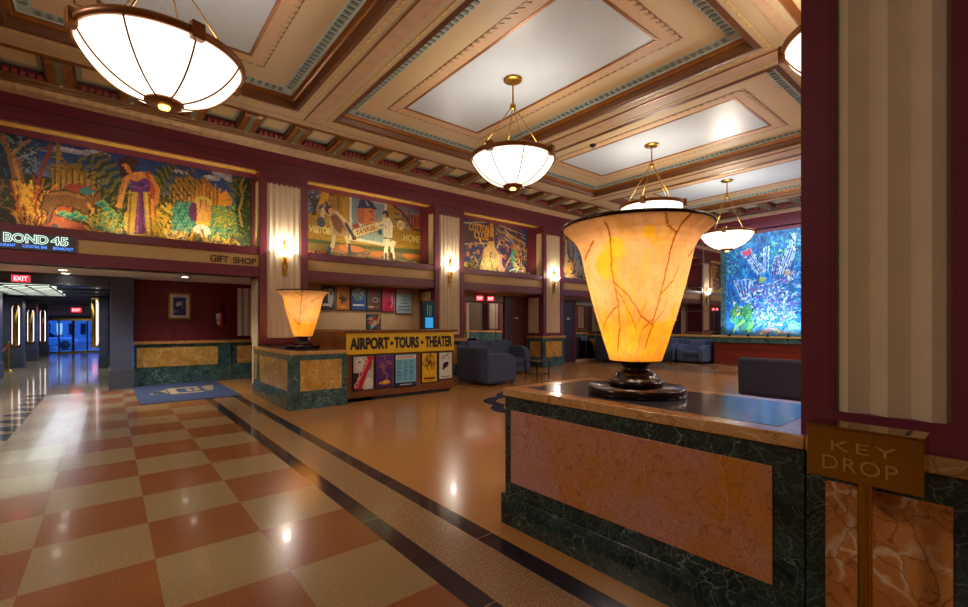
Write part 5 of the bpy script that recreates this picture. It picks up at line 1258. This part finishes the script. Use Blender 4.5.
c.strokes(40, (q(516, 260)[0], 11.2), (3.1, 4.1), (.1, .3), (.02, .04), [(210, 170, 60), (60, 50, 90), (200, 110, 60), (230, 210, 190)])
c.texturize(1800, .07, .016, .25)
tag(c.build('mural', M['paint'], NF, .03, M['black']), 'crowded nightclub mural with COTTON CLUB lettering above the mirrored bay', 'mural')

# ---- last mural, half behind the lamp
c = Canvas(12.22, 15.6, 3.07, 4.735, 300, 150, (92, 92, 112), 14)
c.strokes(420, (12.2, 15.6), (3.1, 4.7), (.12, .4), (.03, .06), [(70, 66, 100), (140, 144, 160), (190, 150, 80), (54, 50, 70), (170, 176, 190), (130, 80, 60)], (1.0, 2.1))
c.line([(13.3, 4.6), (13.25, 3.3)], .1, (206, 160, 80)); c.line([(13.75, 4.5), (14.2, 3.4)], .12, (120, 140, 170)); c.ell(12.9, 4.1, .35, .4, (96, 92, 100)); c.ell(13.5, 3.5, .2, .3, (200, 150, 90)); c.ell(14.6, 3.9, .4, .4, (130, 100, 130)); c.strokes(60, (12.3, 15.5), (3.1, 3.5), (.08, .2), (.03, .05), [(220, 200, 170), (60, 50, 60), (190, 140, 60)])
tag(c.build('mural', M['paint'], NF, .03, M['black']), 'grey and gold mural partly hidden behind the large urn lamp', 'mural')
c = Canvas(16.6, 17.38, 3.07, 4.735, 60, 100, (100, 80, 70), 15); c.strokes(120, (16.6, 17.4), (3.1, 4.7), (.1, .3), (.03, .05), [(200, 150, 70), (70, 60, 90), (150, 130, 120)])
tag(c.build('mural', M['paint'], NF, .03, M['black']), 'narrow mural in the corner next to the tall mirror wall', 'mural')

# ---- blue skyline mural on the end wall: a = -Y, b = z
XM = XE + .05
EF = lambda a, b, d: (XM - d, -a, b)
def e(u, v): y, z = atX(u, v, XE); return -y, z
def E_(*p): return [e(p[i], p[i + 1]) for i in range(0, len(p), 2)]
c = Canvas(-7.12, -3.78, 1.06, 4.60, 300, 318, (40, 112, 170), 21)
c.strokes(700, (-7.1, -3.8), (3.2, 4.6), (.05, .16), (.03, .06), [(30, 120, 150), (60, 160, 190), (16, 56, 110), (110, 180, 140), (20, 96, 130), (36, 60, 120)])
c.strokes(300, (-7.1, -3.8), (1.1, 3.2), (.2, .6), (.03, .07), [(24, 96, 180), (30, 120, 210), (18, 70, 150), (50, 150, 220)], (.9, 2.2))
def tower(b0, b1, t0, t1, col, col2, n=7, cap=None):
    p0, p1, q0, q1 = e(*b0), e(*b1), e(*t0), e(*t1)
    c.poly([p0, p1, q1, q0], col)
    for k in range(n):
        s = (k + .5) / n
        c.line([(p0[0] + (p1[0] - p0[0]) * s, p0[1] + (p1[1] - p0[1]) * s), (q0[0] + (q1[0] - q0[0]) * s, q0[1] + (q1[1] - q0[1]) * s)], .028, col2 if k % 2 else (20, 50, 110))
    c.line([p0, q0, q1, p1], .03, (190, 220, 250))
    if cap: c.poly(cap, (206, 70, 90))
tower((758, 275), (765, 272), (741, 252), (750, 249), (120, 160, 220), (190, 205, 235)); c.poly(E_(741, 252, 750, 249, 752, 254, 744, 257), (214, 70, 96))
tower((764, 272), (768, 272), (764, 248), (769, 246), (60, 110, 190), (160, 190, 235), 4)
tower((771, 276), (779, 274), (775, 257), (780, 255), (70, 90, 170), (180, 160, 200), 5)
tower((778, 274), (786, 277), (788, 246), (796, 249), (110, 150, 215), (200, 210, 240)); tower((789, 248), (794, 249), (793, 236), (795, 236), (130, 170, 225), (210, 220, 245), 3)
tower((742, 300), (749, 301), (734, 281), (751, 279), (70, 140, 230), (210, 230, 255), 8)
tower((790, 280), (796, 278), (795, 266), (800, 270), (60, 110, 190), (170, 200, 240), 4)
for (u0, u1, v0, v1, n) in ((748, 802, 276, 318, 420), (756, 796, 300, 326, 330)):
    a0, b0 = e(u0, v1); a1, b1 = e(u1, v0)
    c.strokes(n, (a0, a1), (b0, b1), (.05, .15), (.025, .05), [(120, 190, 250), (200, 230, 255), (40, 110, 210), (90, 120, 200), (230, 240, 255), (60, 160, 230), (150, 110, 190)])
c.ell(*e(762, 280), .12, .1, (170, 190, 110)); c.ell(*e(788, 273), .1, .1, (190, 160, 140))
c.poly(E_(733, 300, 738, 306, 748, 308, 744, 313, 736, 311), (220, 226, 236)); c.poly(E_(732, 313, 746, 309, 748, 312, 734, 317), (206, 206, 60)); c.line(E_(737, 307, 746, 310), .03, (200, 90, 70))
c.poly(E_(796, 284, 804, 286, 804, 290, 796, 289), (150, 200, 240)); c.poly(E_(790, 326, 804, 319, 804, 334, 776, 334), (120, 170, 190))
c.strokes(90, (e(730, 330)[0], e(750, 330)[0]), (1.08, 1.9), (.2, .5), (.03, .06), [(40, 120, 80), (80, 160, 90), (24, 70, 70), (120, 170, 60)], (.6, 1.7))
for k in range(6): c.line(E_(757 + 2 * k, 334, 770, 326 + k, 786 - 2 * k, 334), .04, ((200, 110, 130), (70, 150, 130), (220, 180, 90), (40, 90, 140))[k % 4])
c.strokes(160, (-5.0, -3.8), (1.1, 3.4), (.2, .5), (.03, .07), [(30, 120, 190), (70, 170, 220), (20, 80, 160)], (-.4, .4))
c.texturize(3000, .10, .03, .3)
tag(c.build('mural', M['paint'], EF, .05, M['black']), 'tall bright blue skyline mural on the end wall above the red wooden base', 'mural')
fr = MB(); fr.box(XM - .08, 7.12, 1.03, XM + .2, 7.30, 4.62, M['matteal'] if 'matteal' in M else M['greenfar']); fr.box(XM - .08, 3.6, 1.03, XM + .2, 3.78, 4.62, M['greenfar']); struct(fr.build('trim_7'))

# ---- footlights on the mural ledges
def foot_proto():
    t = thing('footlight', 'x', 'footlight', (0, 0, 0), 0, 'small footlights along the mural ledges')
    box('base', (-.05, -.03, 0), (.05, .03, .02), M['plate'], t, .003)
    b = MB(); b.tube([(0, -.02, .03), (0, .035, .075)], [.03, .036], M['plate'], 14); b.build('lamp_head', t)
    b = MB(); b.tube([(0, .0352, .0752), (0, .038, .078)], [.028, .028], M['footlens'], 14); b.build('lens', t)
    light('lamp', 'SPOT', (0, .05, .095), FOOT_W, (1, .83, .46), t, .03, target=(0, .45, .75), spot=2.5, blend=.9)
    return t
FOOT_W = 16
fp = None
for mu, xs, nm in (('jungle', (-.72, .22, 1.1, 1.75, 2.3), 'below the jungle mural'), ('ball', (3.75, 4.6, 5.2, 5.75, 6.4), 'below the baseball mural'), ('club', (8.3, 9.4, 10.1, 10.8), 'below the nightclub mural'), ('last', (12.9, 13.5), 'below the grey mural behind the lamp')):
    for i, x in enumerate(xs):
        lab = '%s footlight from the left on the ledge %s' % (('first', 'second', 'third', 'fourth', 'fifth', 'sixth', 'seventh')[i], nm)
        if fp is None: fp = foot_proto(); fp.location = (x, 10.68, 3.07); fp['label'] = lab
        else: dup(fp, (x, 10.68, 3.07), 0, lab)
# blue footlights at the end mural
def blue_proto():
    t = thing('mural_spotlight', 'x', 'spotlight', (0, 0, 0), 0, 'blue spotlights on the ledge of the end mural')
    box('base', (-.06, -.04, 0), (.06, .04, .02), M['blackframe'], t, .003)
    b = MB(); b.tube([(-.03, 0, .03), (.04, 0, .09)], [.035, .042], M['blackframe'], 14); b.build('lamp_head', t)
    b = MB(); b.tube([(.0405, 0, .0905), (.043, 0, .093)], [.034, .034], M['bluelamp'], 14); b.build('lens', t)
    light('lamp', 'SPOT', (.06, 0, .11), BLUE_W, (.42, .70, 1), t, .04, target=(.42, 0, 2.2), spot=2.8, blend=.8)
    return t
BLUE_W = 40
bp = None
for i, y in enumerate((6.8, 6.2, 5.6, 5.0)):
    lab = '%s blue spotlight counted from the mirror side below the skyline mural' % ('first', 'second', 'third', 'fourth', 'fifth')[i]
    if bp is None: bp = blue_proto(); bp.location = (16.93, y, 1.03); bp['label'] = lab
    else: dup(bp, (16.93, y, 1.03), 0, lab)

# ================================================================== DAYLIGHT, CAMERA
w = bpy.data.worlds.new('dusk'); scene.world = w; w.use_nodes = True
bg = w.node_tree.nodes['Background']; bg.inputs['Color'].default_value = (.03, .17, .75, 1); bg.inputs['Strength'].default_value = 6.0
# area lights without fixtures, added out of view as soft fill
for x, y, en in ((-3.6, 5.45, 190), (-1.5, -2.6, 45), (7, -2.6, 160), (12, -2.6, 260), (15.5, 1.5, 200)):
    light('fill_light', 'AREA', (x, y, 5.1), en, (1, .88, .74), None, 1.0)
[light('bay_fill', 'SPOT', (xx, 10.8, 2.43), 9, (1, .88, .72), None, .05, rot=(0, 0, 0), spot=2.6, blend=.9) for xx in (4.4, 5.2, 6.0)]  # unseen spots added under the soffit to brighten the poster wall
light('mural_lamp', 'AREA', (16.2, 5.45, 4.6), 55, (.45, .72, 1), None, .2, target=(17.4, 5.45, 2.4), sx=3.2, sy=.15)
light('passage_lamp', 'AREA', (-1.2, 22, 2.2), 60, (.9, .95, 1), None, 1.5, sx=1.0, sy=10)
cam = bpy.data.cameras.new('camera'); co = bpy.data.objects.new('camera', cam); COL.objects.link(co)
cam.sensor_width = 36; cam.lens = F / 968 * 36; cam.shift_y = (HY - 303.5) / 968; cam.clip_start = .05; cam.clip_end = 200
co.location = (0, 0, CH); co.rotation_euler = (PI / 2, 0, -math.atan2(-YR, YF))
scene.camera = co
vs = scene.view_settings; vs.view_transform = 'Standard'; vs.look = 'None'; vs.gamma = 1; vs.exposure = EXPO; vs.use_curve_mapping = False
scene.cycles.use_denoising = True; scene.cycles.max_bounces = 8; scene.cycles.diffuse_bounces = 4; scene.cycles.glossy_bounces = 4; scene.cycles.transmission_bounces = 4; scene.cycles.transparent_max_bounces = 8
scene.cycles.sample_clamp_indirect = 4; scene.cycles.caustics_reflective = False; scene.cycles.caustics_refractive = False
